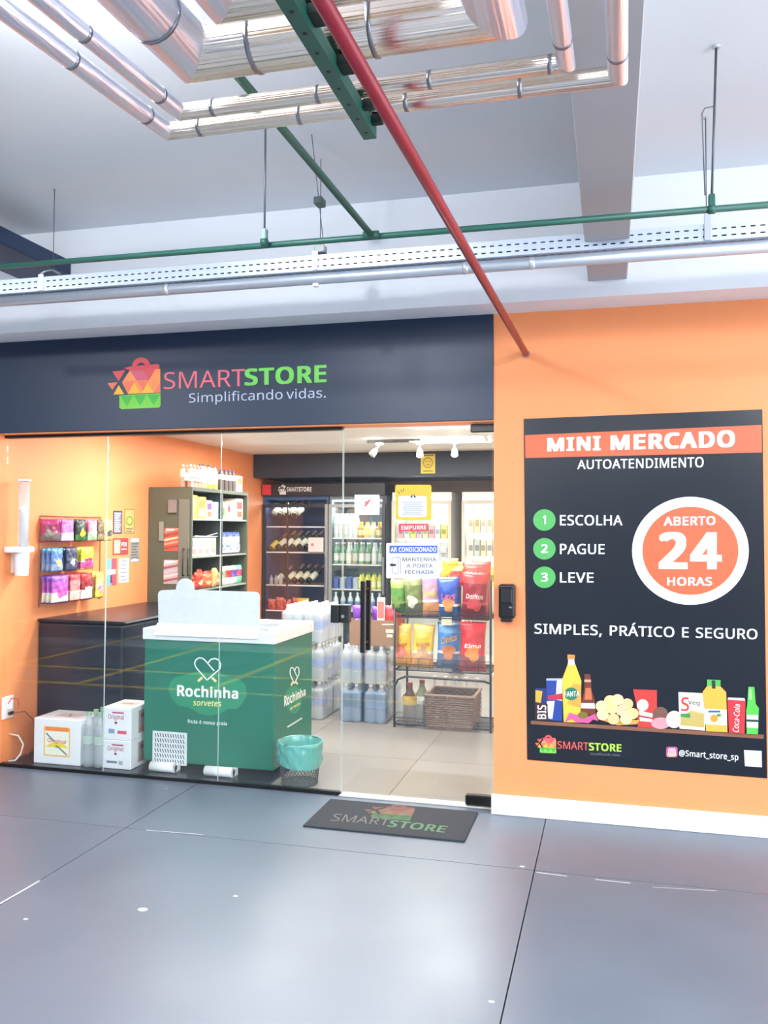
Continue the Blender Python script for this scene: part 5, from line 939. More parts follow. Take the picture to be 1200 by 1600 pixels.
e = thing('paper_card', 'pale pink paper card taped on the wine case door', 'card', (a.x, 4.235, a.z)); MB().box(a.x, 4.236, a.z, b.x, 4.248, b.z, C(246, 214, 210, .6)).build('card', e)
c = PY(4.235, 488, 851); MB().cyl((c.x, 4.2365, c.z), (c.x, 4.235, c.z), .018, C(190, 130, 150, .6), 12).build('print', e)
for k in range(5):
    mkbottle('clear_bottle', 'clear bottle top %s at the foot of the wine case' % ordn[k], (-3.62+k*.10, 4.30, .13), .03, .30, CLEARB, PWHITE, None, 'clear bottles at the foot of the wine case')

f2 = fridge('drinks fridge with dark right frame, full of glass bottles', -2.945, -2.31, 1.85, SIL, C(120, 134, 140, .4), (.62, .85, 1.115, 1.40), fr2=C(52, 50, 54, .4), light=4)
MB().box(-2.345, 4.235, .05, -2.312, 4.249, 1.85, C(66, 64, 68, .35)).build('side_post', f2)
def row(names, label, x0, x1, n, z, y, r, h, bodies, cap, labs, group, neck=.4, cat='bottle', name='bottle', depth=2):
    protos = []
    for k in range(n):
        x = x0+(x1-x0)*k/(n-1)
        i = k % len(bodies)
        if k < len(bodies):
            e = mkbottle(name, label % ordw(k, n), (x, y, z), r, h, bodies[i], cap, labs[i % len(labs)] if labs else None, group, neck, 10, cat); protos.append(e)
        else: e = dup(protos[i], (x, y, z), label % ordw(k, n))
        for q in range(1, depth): dup(e, (x, y+q*.085, z), (label % ordw(k, n)).replace(' on ', ' behind the front row on ').replace(' in ', ' behind the front row in ', 1) if q else None, group+', rear row')
_o = ['first', 'second', 'third', 'fourth', 'fifth', 'sixth', 'seventh', 'eighth', 'ninth', 'tenth', 'eleventh', 'twelfth']
def ordw(k, n): return _o[k]
GB = C(130, 176, 150, .15, name='pale_green_bottle_glass'); GB2 = C(96, 150, 110, .15); CL = C(214, 224, 220, .15); AM = C(190, 150, 80, .2)
row('', '%s clear spirits bottle on the top shelf of the drinks fridge', -2.88, -2.66, 5, 1.4005, 4.32, .026, .26, [CL, C(226, 236, 240, .2)], PWHITE, [C(238, 240, 240, .4)], 'clear bottles on the top drinks shelf')
row('', '%s amber mixer bottle on the top shelf of the drinks fridge', -2.61, -2.40, 4, 1.4005, 4.32, .028, .17, [AM, C(226, 214, 130, .3), CL], C(226, 206, 90, .4), [C(236, 226, 170, .4)], 'short bottles on the top drinks shelf')
row('', '%s green beer bottle on the middle shelf of the drinks fridge', -2.88, -2.38, 8, 1.1155, 4.32, .029, .235, [GB, GB2, CL, GB], PWHITE, [C(232, 236, 232, .4), C(200, 220, 206, .4)], 'beer bottles on the middle drinks shelf')
row('', '%s drink can on the lower shelf of the drinks fridge', -2.88, -2.66, 4, .8505, 4.32, .032, .13, [C(96, 120, 190, .3), C(180, 200, 216, .3)], GSTEEL, None, 'cans on the lower drinks shelf', neck=.12, cat='can', name='drink_can')
row('', '%s yellow juice bottle on the lower shelf of the drinks fridge', -2.60, -2.39, 4, .8505, 4.32, .030, .17, [C(226, 226, 110, .3), C(206, 216, 96, .3)], C(120, 150, 60, .4), [C(240, 240, 190, .4)], 'juice bottles on the lower drinks shelf')
row('', '%s water bottle on the bottom shelf of the drinks fridge', -2.88, -2.39, 7, .6205, 4.32, .030, .19, [C(210, 226, 236, .3)], PWHITE, [C(120, 150, 210, .4)], 'water bottles on the bottom drinks shelf', depth=1)
WF = C(214, 204, 188, .4); WI = C(240, 238, 232, .4)
f3 = fridge('cream framed display fridge behind the door notices', -2.245, -1.605, 1.885, WF, WI, (.60, .88, 1.16, 1.40, 1.62), light=9)
def cartons(label, x0, x1, n, z, h, cols, group, y=4.31):
    w = (x1-x0)/n
    for k in range(n):
        c = cols[k % len(cols)]
        e = thing('carton', label % _o[k], 'carton', (x0+w*(k+.5), y, z), group)
        MB().box(x0+w*k+.004, y, z, x0+w*(k+1)-.004, y+.08, z+h*(1-.06*(k % 3)), C(*c, .4)).build('box_body', e, bevel=.002)
        MB().box(x0+w*k+.012, y-.001, z+h*.3, x0+w*(k+1)-.012, y, z+h*.62, C(*[min(255, v+50) if sum(c) < 420 else max(0, v-70) for v in c], .5)).build('print', e)
cartons('%s white carton on the top shelf of the cream fridge', -2.19, -1.66, 7, 1.621, .10, [(236, 230, 216), (240, 236, 230)], 'cartons on the top shelf of the cream fridge')
cartons('%s pink, yellow or lilac carton on the second shelf of the cream fridge', -2.19, -1.66, 8, 1.401, .15, [(240, 180, 190), (236, 236, 230), (240, 230, 120), (226, 196, 220), (220, 236, 170)], 'cartons on the second shelf of the cream fridge')
cartons('%s white and grey carton on the middle shelf of the cream fridge', -2.19, -1.66, 7, 1.161, .14, [(226, 226, 226), (200, 206, 216), (240, 220, 214)], 'cartons on the middle shelf of the cream fridge')
cartons('%s pale carton on the fourth shelf of the cream fridge', -2.19, -1.66, 6, .881, .16, [(240, 236, 230), (236, 200, 190)], 'cartons on the fourth shelf of the cream fridge')
f4 = fridge('cream framed display fridge at the right end, beside the door edge', -1.495, -.86, 1.885, WF, WI, (.60, .90, 1.22, 1.46), light=10)
cartons('%s cream packet on the top shelf of the right fridge', -1.44, -.92, 8, 1.461, .22, [(240, 226, 196), (236, 220, 170), (240, 232, 214)], 'packets on the top shelf of the right fridge')
cartons('%s white packet on the second shelf of the right fridge', -1.44, -.92, 8, 1.221, .18, [(236, 232, 222), (214, 214, 206), (240, 224, 190)], 'packets on the second shelf of the right fridge')
cartons('%s yellow or orange packet on the third shelf of the right fridge', -1.44, -.92, 7, .901, .2, [(240, 216, 120), (236, 160, 110), (226, 226, 190)], 'packets on the third shelf of the right fridge')

# yellow camera notice on the bulkhead
a, b = PY(3.999, 657.5, 740), PY(3.999, 680, 709)
e = thing('bulkhead_notice', 'small yellow smiling face notice on the dark bulkhead', 'notice', (a.x, 4, a.z)); MB().box(a.x, 3.998, a.z, b.x, 3.9999, b.z, C(246, 226, 90, .5)).build('sheet', e)
m = MB(); f = lambda u, v, L: Vector((a.x+(b.x-a.x)*u, 3.998-.0005*L, a.z+(b.z-a.z)*(1-v))); sh = Sheet(m, f)
dk = C(150, 130, 50, .5); sh.ell(.5, .45, .34, .27, dk, 1); sh.ell(.5, .45, .29, .23, C(246, 226, 90, .5), 2); sh.rect(.36, .36, .42, .42, dk, 3); sh.rect(.58, .36, .64, .42, dk, 3); sh.rect(.36, .54, .64, .58, dk, 3); sh.rect(.1, .04, .9, .10, dk, 2); sh.rect(.15, .85, .85, .9, dk, 2); m.build('print', e)

# ---- track light
t = thing('track_light', 'ceiling track rail with three small white spotlights', 'lamp', (-1.66, 2.79, 2.29))
RL = C(110, 108, 104, .4)
MB().box(-2.10, 2.775, 2.262, -1.225, 2.805, 2.2899, RL).build('rail', t, bevel=.002)
for i, (px, onn) in enumerate(((593, False), (656, True), (710, True))):
    x = PY(2.79, px, 700).x
    MB().box(x-.03, 2.772, 2.240, x+.03, 2.808, 2.262, PWHITE).build('adapter', t, bevel=.003)
    hd = MB(); p0 = Vector((x, 2.79, 2.24)); dv = Vector((.1 if i else -.5, -.45, -.8)).normalized(); p1 = p0+dv*.045
    hd.cyl(p0, p1, .007, PWHITE, 8); hd.tube([p1, p1+dv*.03, p1+dv*.075], [.014, .026, .031], PWHITE, 18); h_ = hd.build('spot_head', t)
    m = MB(); m.cyl(p1+dv*.0752, p1+dv*.0775, .026, C(255, 250, 240, emit=60.0) if onn else C(150, 150, 150, .4), 18); m.build('lens', h_)
    if onn:
        l = bpy.data.lights.new('spot_glow', 'SPOT'); l.energy = 16; l.spot_size = 1.7; l.spot_blend = .8; l.color = (1, .96, .88); l.shadow_soft_size = .03
        lo = bpy.data.objects.new('spot_glow', l); COL.objects.link(lo); lo.location = p1+dv*.085; lo.rotation_euler = dv.to_track_quat('-Z', 'Y').to_euler()

# ---- notices on the door glass
def glassnote(label, fn, x0, y0, x1, y1, base, yy=.0805, r=3, name='door_notice', cat='notice'):
    a = PY(yy, x0, y1); e = thing(name, label, cat, (a.x, yy, a.z))
    m = MB(); Sheet(m, planeY(yy, .0003)).rrect(x0, y0, x1, y1, r, base, 1); m.build('sheet', e)
    m = MB(); fn(Sheet(m, planeY(yy, .0003))); m.build('print', e); return e
YEL = C(228, 186, 56, .5)
def n1(sh):
    sh.rrect(622.5, 775, 667, 808, 4, C(222, 228, 226, .5), 2)
    for (p, q) in (((621.5, 768), (625, 771.5)), ((626, 765), (628.5, 769)), ((631, 763), (630, 768))): sh.line(p, q, 1, DG, 3)
    sh.poly([(640.5, 777.5), (644.5, 777.5), (644.5, 772)], DG, 3); sh.poly([(646.5, 777.5), (650.5, 777.5), (646.5, 772)], DG, 3)
    for k in range(7): sh.rect(629+(k % 3), 784+k*3.1, 661-(k % 2)*3, 785.5+k*3.1, C(170, 176, 182, .5), 3)
glassnote('yellow notice with a white text panel, topmost on the door glass', n1, 617.5, 757.5, 674, 812.5, YEL)
glassnote('red push notice with white lettering on the door glass', lambda sh: sh.text('EMPURRE', (627, 821.5), (666, 820.8), (666, 827), (627, 827.8), PWHITE, 3, bold=.03), 623, 818.3, 669, 830, C(222, 66, 80, .5), r=.8)
def n3(sh):
    bl = C(74, 104, 190, .5); gy = C(84, 90, 106, .5)
    sh.rect(608.5, 852.5, 683.5, 864.5, bl, 2); sh.text('AR CONDICIONADO', (610.5, 855.3), (681.8, 855), (681.8, 861.8), (610.5, 862.3), PWHITE, 3, bold=.025)
    for txt, x0, x1, y0, y1 in (('MANTENHA', 629, 681.8, 871, 877), ('A PORTA', 635, 675.8, 881.2, 887), ('FECHADA', 632.8, 678, 891, 897)):
        sh.text(txt, (x0, y0), (x1, y0), (x1, y1), (x0, y1), gy, 3, bold=.015)
    for p, q in (((613, 872), (622, 870)), ((622, 870), (622, 896)), ((613, 872), (613, 895)), ((613, 895), (622, 897.5)), ((622, 870), (625.5, 871.5)), ((625.5, 871.5), (625.5, 895.5))): sh.line(p, q, .7, gy, 3)
    sh.poly([(609, 884.5), (618.5, 884.5), (619, 881.5), (610, 880.5)], C(30, 32, 40, .5), 4)
glassnote('white and blue air conditioning notice asking to keep the door closed', n3, 603.5, 848.5, 686.5, 903.5, C(226, 232, 246, .5), r=2)
def n4(sh):
    sh.ell(573, 787, 10.5, 10.5, C(236, 190, 190, .5), 2); sh.ell(573, 787, 8.8, 8.8, PWHITE, 3); sh.poly([(569, 790), (577, 780), (579, 782), (571, 792)], C(214, 90, 96, .5), 4); sh.ell(573, 786, 3, 3, C(206, 110, 110, .5), 5)
glassnote('white no smoking sheet with a faint red circle at the left of the door', n4, 554, 773, 593, 804.5, PWHITE, r=.5)

# ---- ice cream freezer
FG = C(26, 116, 94, .35, var=.04, scale=3, name='freezer_green'); FG2 = C(46, 146, 108, .35)
FX0, FX1, FY0, FY1 = -2.83, -1.957, .275, .955; Z0 = .0102
t = thing('ice_cream_freezer', 'dark green chest freezer of ice cream with white rim behind the glass', 'freezer', ((FX0+FX1)/2, .6, Z0))
MB().box(FX0, FY0, .045, FX1, FY1, .80, FG).build('body', t, bevel=.008, seg=2)
rimW = C(232, 236, 240, .35)
m = MB(); zr0, zr1 = .80, .872
m.box(FX0-.008, FY0-.012, zr0, FX1+.008, FY0+.05, zr1, rimW); m.box(FX0-.008, FY1-.05, zr0, FX1+.008, FY1+.01, zr1, rimW)
m.box(FX0-.008, FY0+.05, zr0, FX0+.05, FY1-.05, zr1, rimW); m.box(FX1-.05, FY0+.05, zr0, FX1+.008, FY1-.05, zr1, rimW)
m.build('rim', t, bevel=.006, seg=2)
MB().box(FX0+.05, FY0+.05, .835, FX1-.05, FY1-.05, .842, C(120, 132, 138, .1)).build('sliding_lid', t)
MB().tube([(-2.05, .40, .846), (-2.04, .46, .862), (-2.04, .80, .862), (-2.05, .86, .846)], .018, rimW, 10).build('lid_handle', t)
for x in (-2.03,): MB().box(FX0+.05, .60, .842, FX1-.05, .615, .858, rimW).build('lid_rail', t)
for x0, x1 in ((236, 273), (321, 364)):
    a, b = PY(.20, x0, 1212), PY(.20, x1, 1212)
    m = MB(); m.tube([(a.x, .20, .040), (b.x, .20, .040)], .030, PWHITE, 16); m.box(a.x, .20, Z0, b.x, .272, .05, PWHITE); m.build('foot', t)
for x in (-2.78, -2.02): MB().cyl((x, .86, Z0), (x, .86, .045), .03, BLACK, 12).build('rear_castor', t)
ff = planeY(FY0, .0006)
badge = [(277, 1056), (292, 1052), (300, 1050)]
def fprint(name, fn, label=None, plane=ff):
    m = MB(); fn(Sheet(m, plane)); o = m.build(name, t)
    if label: o['label'] = label
def zz(x, y): return (230+x/7.06, 1010+y/7.06)
bpts = [(235, 480), (250, 400), (310, 340), (470, 300), (520, 280), (800, 290), (860, 320), (1010, 360), (1080, 420), (1100, 500), (1090, 570), (1040, 640), (990, 690), (880, 695), (800, 740), (700, 765), (580, 745), (450, 670), (340, 650), (270, 580)]
fprint('badge', lambda sh: sh.poly([zz(*p) for p in bpts][::-1], FG2, 1), 'lighter green cloud-shaped badge')
def heart(sh, T, w=2.0):
    W_ = PWHITE
    P_ = [(660, 372), (540, 235), (522, 190), (535, 150), (570, 126), (610, 130), (640, 155), (740, 272)]
    Q_ = [(665, 190), (700, 145), (745, 132), (790, 150), (810, 200), (800, 250), (740, 300), (660, 372)]
    for L_ in (P_, Q_):
        for i in range(len(L_)-1): sh.line(T(*L_[i]), T(*L_[i+1]), w, W_, 3+i % 2)
    cr = C(240, 226, 150, .5)
    sh.line(T(560, 385), T(610, 340), w*1.9, cr, 2); sh.line(T(760, 388), T(715, 345), w*1.9, cr, 2)
fprint('heart_emblem', lambda sh: heart(sh, zz), 'white heart of two crossed lollies')
fprint('lettering', lambda sh: sh.text('Rochinha', zz(330, 425), zz(1003, 465), zz(1003, 578), zz(330, 548), PWHITE, 3, bold=.045), 'bold white word')
fprint('lettering', lambda sh: sh.text('sorvetes', (301.5, 1093), (346, 1094.8), (346, 1104), (301.5, 1102.3), C(240, 236, 150, .5), 3, bold=.02, italic=.2), 'small yellow word')
fprint('lettering', lambda sh: sh.text('fruta é nossa praia', (293, 1124), (354.5, 1128.2), (354.5, 1133.5), (293, 1129.6), PWHITE, 3, bold=.02), 'small white slogan')
a, b = PY(FY0, 238.5, 1193), PY(FY0, 292.5, 1146)
vt = MB().box(a.x, FY0-.006, a.z+.003, b.x, FY0+.001, b.z+.003, C(226, 230, 234, .4)).build('vent_plate', t, bevel=.001)
m = MB(); nw, nh = 12, 6; W_, H_ = b.x-a.x, b.z-a.z
for r_ in range(nh):
    for c_ in range(nw):
        x = a.x+W_*(.07+.88*c_/(nw-.2)); z = a.z+.003+H_*(.05+.93*(r_)/nh)
        m.poly3([(x+.006, FY0-.0066, z), (x+.012, FY0-.0066, z), (x+.004, FY0-.0066, z+H_*.115), (x-.002, FY0-.0066, z+H_*.115)], C(34, 40, 44, .6))
m.build('vent_slots', vt)
# right side print
fs = planeX(FX1+.0002, .0006)
def ss(x, y): return (440+x/6, 890+y/6)
fprint('badge', lambda sh: sh.ell(459, 1093, 13, 22, FG2, 1), 'green badge on the side', fs)
def heart2(sh):
    T = lambda x, y: (453+(x-522)/290*14.5, 1043.5+(y-126)/250*27-(x-522)/290*3)
    heart(sh, T, 1.4)
fprint('heart_emblem', heart2, 'white heart on the side', fs)
fprint('lettering', lambda sh: sh.text('Rochinha', (444, 1088), (477, 1074), (477.5, 1086), (444, 1104.5), PWHITE, 3, bold=.045), 'bold white word on the side', fs)
fprint('lettering', lambda sh: sh.text('sorvetes', (453, 1105), (469, 1096), (469, 1101), (453, 1110), C(240, 236, 150, .5), 3, bold=.02, italic=.2), 'small yellow word on the side', fs)
fprint('lettering', lambda sh: sh.line((449, 1136), (472, 1122), 2.2, C(206, 220, 214, .5), 3), 'pale slogan line on the side', fs)

# white display sheet standing on the freezer rim
t = thing('display_board', 'blank white display board with a round tab standing on the freezer rim', 'board', (-2.41, .29, .873))
WB = C(226, 232, 244, .4, name='white_board')
ya = .285; pts = []
L0, R0 = PY(ya, 246, 990).x, PY(ya, 405, 990).x
zt1, zt2 = PY(ya, 246, 922).z, PY(ya, 405, 925).z
bc = PY(ya, 289, 926); rr = .062; zl = .866
pts = [(L0+.008, zl+.008), (R0, zl+.008)]
for k in range(6): a_ = math.radians(k*18); pts.append((R0-.03+.03*math.cos(a_), zt2-.03+.03*math.sin(a_)))
for k in range(15):
    a_ = math.radians(-5+k*190/14); pts.append((bc.x+rr*math.cos(a_), zt1+.012+rr*1.05*math.sin(a_)))
for k in range(6): a_ = math.radians(90+k*18); pts.append((L0+.03+.03*math.cos(a_), zt1-.03+.03*math.sin(a_)))
m = MB(); m.prism([(x, ya, z) for x, z in pts], (0, .004, 0), WB); m.build('board', t, fix=True)
m = MB(); m.prism([(L0, ya-.001, .90), (L0-.004, ya-.035, .832), (L0-.004, ya-.038, .832), (L0, ya-.005, .904)], (R0-L0+.006, 0, 0), PWHITE); m.build('front_lip', t, fix=True)

# ---- cartons by the glass
def printbox(label, x0, x1, y0, y1, z0, z1, fn, fside=None, name='cardboard_box', cat='box', base=None, top=None):
    base = base or C(236, 238, 242, .5, name='white_carton')
    t = thing(name, label, cat, ((x0+x1)/2, y0, z0))
    MB().box(x0, y0, z0, x1, y1, z1, base).build('box_body', t, bevel=.004)
    f = lambda u, v, L: Vector((x0+(x1-x0)*u, y0-.0005*L, z0+(z1-z0)*(1-v)))
    m = MB(); fn(Sheet(m, f)); m.build('print', t)
    if fside:
        g = lambda u, v, L: Vector((x1+.0005*L, y0+(y1-y0)*u, z0+(z1-z0)*(1-v)))
        m = MB(); fside(Sheet(m, g)); m.build('side_print', t)
    if top:
        g = lambda u, v, L: Vector((x0+(x1-x0)*u, y0+(y1-y0)*(1-v), z1+.0005*L))
        m = MB(); top(Sheet(m, g)); m.build('top_print', t)
    return t
RDT = C(170, 40, 70, .5); GY = C(120, 130, 150, .5)
def styro(sh):
    sh.rect(.22, .17, .78, .82, C(246, 196, 90, .5), 1); sh.rect(.245, .27, .755, .79, C(240, 240, 226, .5), 2); sh.rect(.25, .18, .75, .26, C(244, 130, 60, .5), 2)
    sh.poly([(.25, .62), (.75, .62), (.62, .52), (.4, .52)], C(246, 214, 60, .5), 3); sh.line((.27, .32), (.45, .5), .03, C(110, 120, 130, .5), 4); sh.line((.52, .6), (.72, .77), .03, C(110, 120, 130, .5), 4)
    sh.text('Original', (.30, .43), (.70, .45), (.70, .53), (.30, .51), C(206, 90, 60, .5), 5, bold=.01); sh.ell(.5, .6, .03, .03, C(110, 180, 60, .5), 5, 12)
a = PY(.165, 52, 1196); b = PY(.165, 125, 1196)
zt = PY(.165, 52, 1121).z
printbox('large white beer box with an orange framed picture at far left', a.x, b.x, .165, .418, Z0, zt, styro, None, top=lambda sh: (sh.rect(.3, .35, .8, .75, C(220, 200, 190, .5), 1), sh.line((.5, .4), (.6, .7), .04, GY, 2)))
a = PY(.175, 160, 1200); b = PY(.175, 204, 1200); zm = PY(.175, 160, 1155).z; zt = PY(.175, 160, 1104).z
def bx(low):
    def g(sh):
        sh.rect(.1, .1, .9, .125, C(226, 226, 230, .5), 1); sh.rect(.32, .14, .74, .18, RDT, 2); sh.text('Original', (.18, .22), (.74, .22), (.74, .36), (.18, .36), RDT, 2, bold=.01)
        sh.ell(.46, .47, .05, .04, C(120, 40, 60, .5), 2, 12)
        if low: sh.rect(.15, .72, .52, .80, GY, 2); sh.rect(.58, .70, .72, .84, C(170, 176, 190, .5), 2)
        else: sh.rect(.2, .66, .42, .8, C(140, 160, 190, .5), 2); sh.rect(.52, .7, .84, .8, C(214, 90, 110, .5), 2)
    return g
sd = lambda sh: (sh.rect(.35, .15, .98, .85, C(170, 150, 148, .5), 1), sh.poly([(.4, .7), (.95, .5), (.95, .75), (.4, .82)], C(196, 120, 110, .5), 2), sh.rect(.45, .25, .9, .4, C(120, 100, 110, .5), 2))
tp = lambda sh: (sh.rect(.15, .3, .85, .7, C(238, 214, 200, .5), 1), sh.rect(.3, .42, .7, .56, C(230, 150, 110, .5), 2))
printbox('white beer carton with red lettering, lower of the stacked pair', a.x, b.x, .175, .418, Z0, zm-.001, bx(True), sd)
printbox('white beer carton with red lettering, upper of the stacked pair', a.x, b.x, .175, .418, zm, zt, bx(False), sd, top=tp)
# bottle pack between them
t = thing('bottle_pack', 'shrink-wrapped clear bottles with green labels between the white boxes', 'bottle pack', (-3.12, .20, Z0))
GL_ = C(120, 190, 120, .4)
for k in range(6):
    x = -3.165+(k % 2)*.078; y = .20+(k//2)*.075; L3 = Vector((x, y, Z0)); h = .34
    m = MB(); m.lathe(L3, [(.030, 0), (.034, .02), (.034, .20), (.030, .23), (.013, .30), (.013, .31)], CLEARB, 14); bo = m.build('bottle', t)
    m = MB(); m.lathe(L3, [(.0345, .14), (.0345, .19)], C(190, 220, 196, .4), 14, cap=False); m.build('label_band', bo)
    m = MB(); m.lathe(L3, [(.016, .308), (.016, .333)], C(150, 190, 160, .5), 12); m.build('cap', bo)
MB().box(-3.205, .16, Z0, -3.05, .39, .27, FILM).build('shrink_film', t, bevel=.02, seg=2)

# ---- waste basket
bc_ = Vector((-1.775, .235, Z0)) 
cx_, cy_ = PY(.24, 468, 1200).x, .245
t = thing('waste_basket', 'dark mesh waste basket beside the green freezer', 'basket', (cx_, cy_, 0))
BM_ = C(74, 80, 84, .5); rb, rt, hb = .105, .130, .235
m = MB(); n = 36; rows_ = 16
for sg in (1, -1):
    for k in range(n):
        pts = []
        for j in range(rows_+1):
            v = j/rows_; a_ = 2*PI*(k/n)+sg*v*1.3; r_ = rb+(rt-rb)*v; pts.append((cx_+r_*math.cos(a_), cy_+r_*math.sin(a_), .008+v*hb))
        m.tube(pts, .0016, BM_, 4, cap=False)
m.build('wire_mesh', t)['kind'] = 'stuff'
for z, r_ in ((.006, rb), (.008+hb, rt)): MB().tube([(cx_+r_*math.cos(2*PI*k/32), cy_+r_*math.sin(2*PI*k/32), z) for k in range(32)], .0045, BM_, 8, closed=True).build('wire_ring', t)
MB().lathe((cx_, cy_, .003), [(0.0, 0), (rb, 0), (rb, .004), (0, .004)], BM_, 24).build('base_plate', t)
AQ = C(104, 196, 186, .3, var=.15, scale=30, bump=.4, name='aqua_bin_liner')
AQ = glassy('aqua_bin_liner', (.62, .92, .88), .08, alpha=.72, acol=(112, 200, 190), rough=.25)
m = MB(); n = 120; vs = []
prof = [(-.011, -.13), (-.010, -.08), (-.009, -.03), (-.006, .0), (-.002, .007), (.003, .007), (.006, .0), (.006, -.015), (.007, -.03), (.009, -.045), (.007, -.058), (.009, -.07), (.011, -.082), (.010, -.093), (.006, -.103)]
for j, (dr, dz) in enumerate(prof):
    for k in range(n):
        a_ = 2*PI*k/n; low = -.020*(1+math.sin(a_+PI-.9))*max(0, j-8)/6
        nz_ = noise.noise(Vector((math.cos(a_)*4, math.sin(a_)*4, j*.55)))*.013+noise.noise(Vector((math.cos(a_)*11, math.sin(a_)*11, j*.9)))*.006
        amp = 0 if j < 2 else (.25 if 3 <= j <= 6 else 1)
        r_ = rt+dr+max(-.004, nz_*amp) if j > 6 else rt+dr+min(.002, nz_*amp*.5)
        zz_ = dz+low
        if j > 6 or j < 3: r_ += (dz+low)*(rt-rb)/hb*(.9)
        vs.append((cx_+r_*math.cos(a_), cy_+r_*math.sin(a_), hb+.006+zz_+(.006*noise.noise(Vector((math.cos(a_)*2, math.sin(a_)*2, 5))) if 2 < j < 8 else 0)+(nz_*.6 if j > 12 else 0)))
fs_ = [(j*n+k, j*n+(k+1) % n, (j+1)*n+(k+1) % n, (j+1)*n+k) for j in range(len(prof)-1) for k in range(n)]
m.add(vs, fs_, AQ, True); b_ = m.build('bin_liner'); tag(b_, 'aqua plastic bin liner folded over the mesh waste basket', 'bin liner')

# ---- water bottle packs
WBT = C(196, 214, 236, .3)
def water_pack(cols_=2, rows2=3, r=.042, h=.295, lab=C(130, 152, 214, .4), tintf=FILM, body=CLEARB, cap=PWHITE):
    e = thing('water_pack', None, 'water pack', (0, 0, 0), 'shrink-wrapped water packs stacked beside the freezer')
    pr = [(r*.85, 0), (r, .012), (r, .09), (r*.94, .10), (r, .11), (r, .20), (r*.9, .225), (r*.36, .268), (r*.34, .275)]
    first = None
    for j in range(rows2):
        for i in range(cols_):
            c = Vector(((i-(cols_-1)/2)*r*2.03, (j+.5)*r*2.03+.004, .0008))
            if first is None:
                m = MB(); m.lathe((0, 0, 0), pr, body, 12); first = m.build('bottle'); m = MB(); m.lathe((0, 0, 0), [(r*1.01, .115), (r*1.01, .175)], lab, 12, cap=False); fl_ = m.build('label_band')
                m = MB(); m.lathe((0, 0, 0), [(r*.36, .272), (r*.36, .293)], cap, 10); fc_ = m.build('cap'); b0 = first
            else: b0 = first.copy(); COL.objects.link(b0)
            b0.parent = e; b0.location = c
            for src in (fl_, fc_):
                if b0 is first: q_ = src
                else: q_ = src.copy(); COL.objects.link(q_)
                q_.parent = b0
    w = cols_*r*1.02+.003; dd = rows2*r*2.03+.008
    m = MB(); m.box(-w, 0, .0005, w, dd, .245, tintf); o = m.build('shrink_film', e, bevel=.022, seg=2)
    return e
FILMB = glassy('blue_film', (.80, .88, 1), .12, alpha=.35, acol=(150, 182, 216), rough=.12)
pA = water_pack(); pB = water_pack(tintf=FILMB, lab=C(60, 120, 130, .4)); pC = water_pack(tintf=FILMB, lab=C(150, 180, 206, .4))
colx = [-2.385, -2.205, -2.025, -1.80]
colx = [PY(1.85, 511, 1100).x-.372, PY(1.85, 511, 1100).x-.184, PY(1.85, 511, 1100).x+.004, 0, 0]
xa = PY(1.85, 490, 1100).x
colx = [xa-.19, xa-.01, PY(1.85, 529, 1100).x+.092, PY(1.85, 566, 1100).x+.10]
names_c = ['far left column', 'second column', 'third column', 'right column']
used = set()
def put(p, c, lv, rear, extra):
    z = lv*.298; y = 1.84+(.262 if rear else 0)
    lb = '%s water pack, %s, %s layer%s' % (extra, names_c[c], ('bottom', 'second', 'third', 'top')[lv], ', rear row' if rear else ', front row')
    if p.name in used: return dup(p, (colx[c], y, z), lb)
    used.add(p.name); p.location = (colx[c], y, z); p['label'] = lb; return p
for c in range(4):
    for lv in range(3 if c < 2 else 2):
        for rear in (0, 1):
            if rear and c < 3 and lv < (2 if c < 2 else 1): pass
            pk = pA if (lv > 0 or c < 2) else (pB if c == 2 else pC)
            put(pk, c, lv, rear, 'clear' if pk is pA else ('teal' if pk is pB else 'blue'))
# loose capped packs on top of the two left columns are the third layer; a flat pallet below
MB().box(colx[0]-.09, 1.835, 0, colx[3]+.09, 1.838, .001, BLACK)

# cardboard crate on the right columns
cz = 2*.298
CB = C(150, 116, 90, .6, var=.08, scale=20)
cx0, cx1 = PY(1.86, 546, 990).x, PY(1.86, 621, 990).x
t = thing('cardboard_crate', 'brown cardboard crate resting on the water packs', 'crate', ((cx0+cx1)/2, 1.86, cz)); y0, y1, zt = 1.86, 2.12, cz+.195
MB().box(cx0, y0, cz, cx1, y1, cz+.006, CB).build('base', t)
for nm, b in (('front_wall', (cx0, y0, cx1, y0+.006)), ('rear_wall', (cx0, y1-.006, cx1, y1)), ('side_wall', (cx0, y0+.006, cx0+.006, y1-.006)), ('side_wall', (cx1-.006, y0+.006, cx1, y1-.006))):
    MB().box(b[0], b[1], cz+.006, b[2], b[3], zt, CB).build(nm, t)
m = MB(); f = lambda u, v, L: Vector((cx0+(cx1-cx0)*u, y0-.0005*L, cz+.195*(1-v))); sh = Sheet(m, f); wc = C(226, 214, 200, .6)
sh.line((.68, .16), (.96, .14), .05, wc, 1); sh.rect(.76, .34, .92, .48, wc, 1); sh.rect(.78, .54, .9, .66, wc, 1); m.build('print', t)
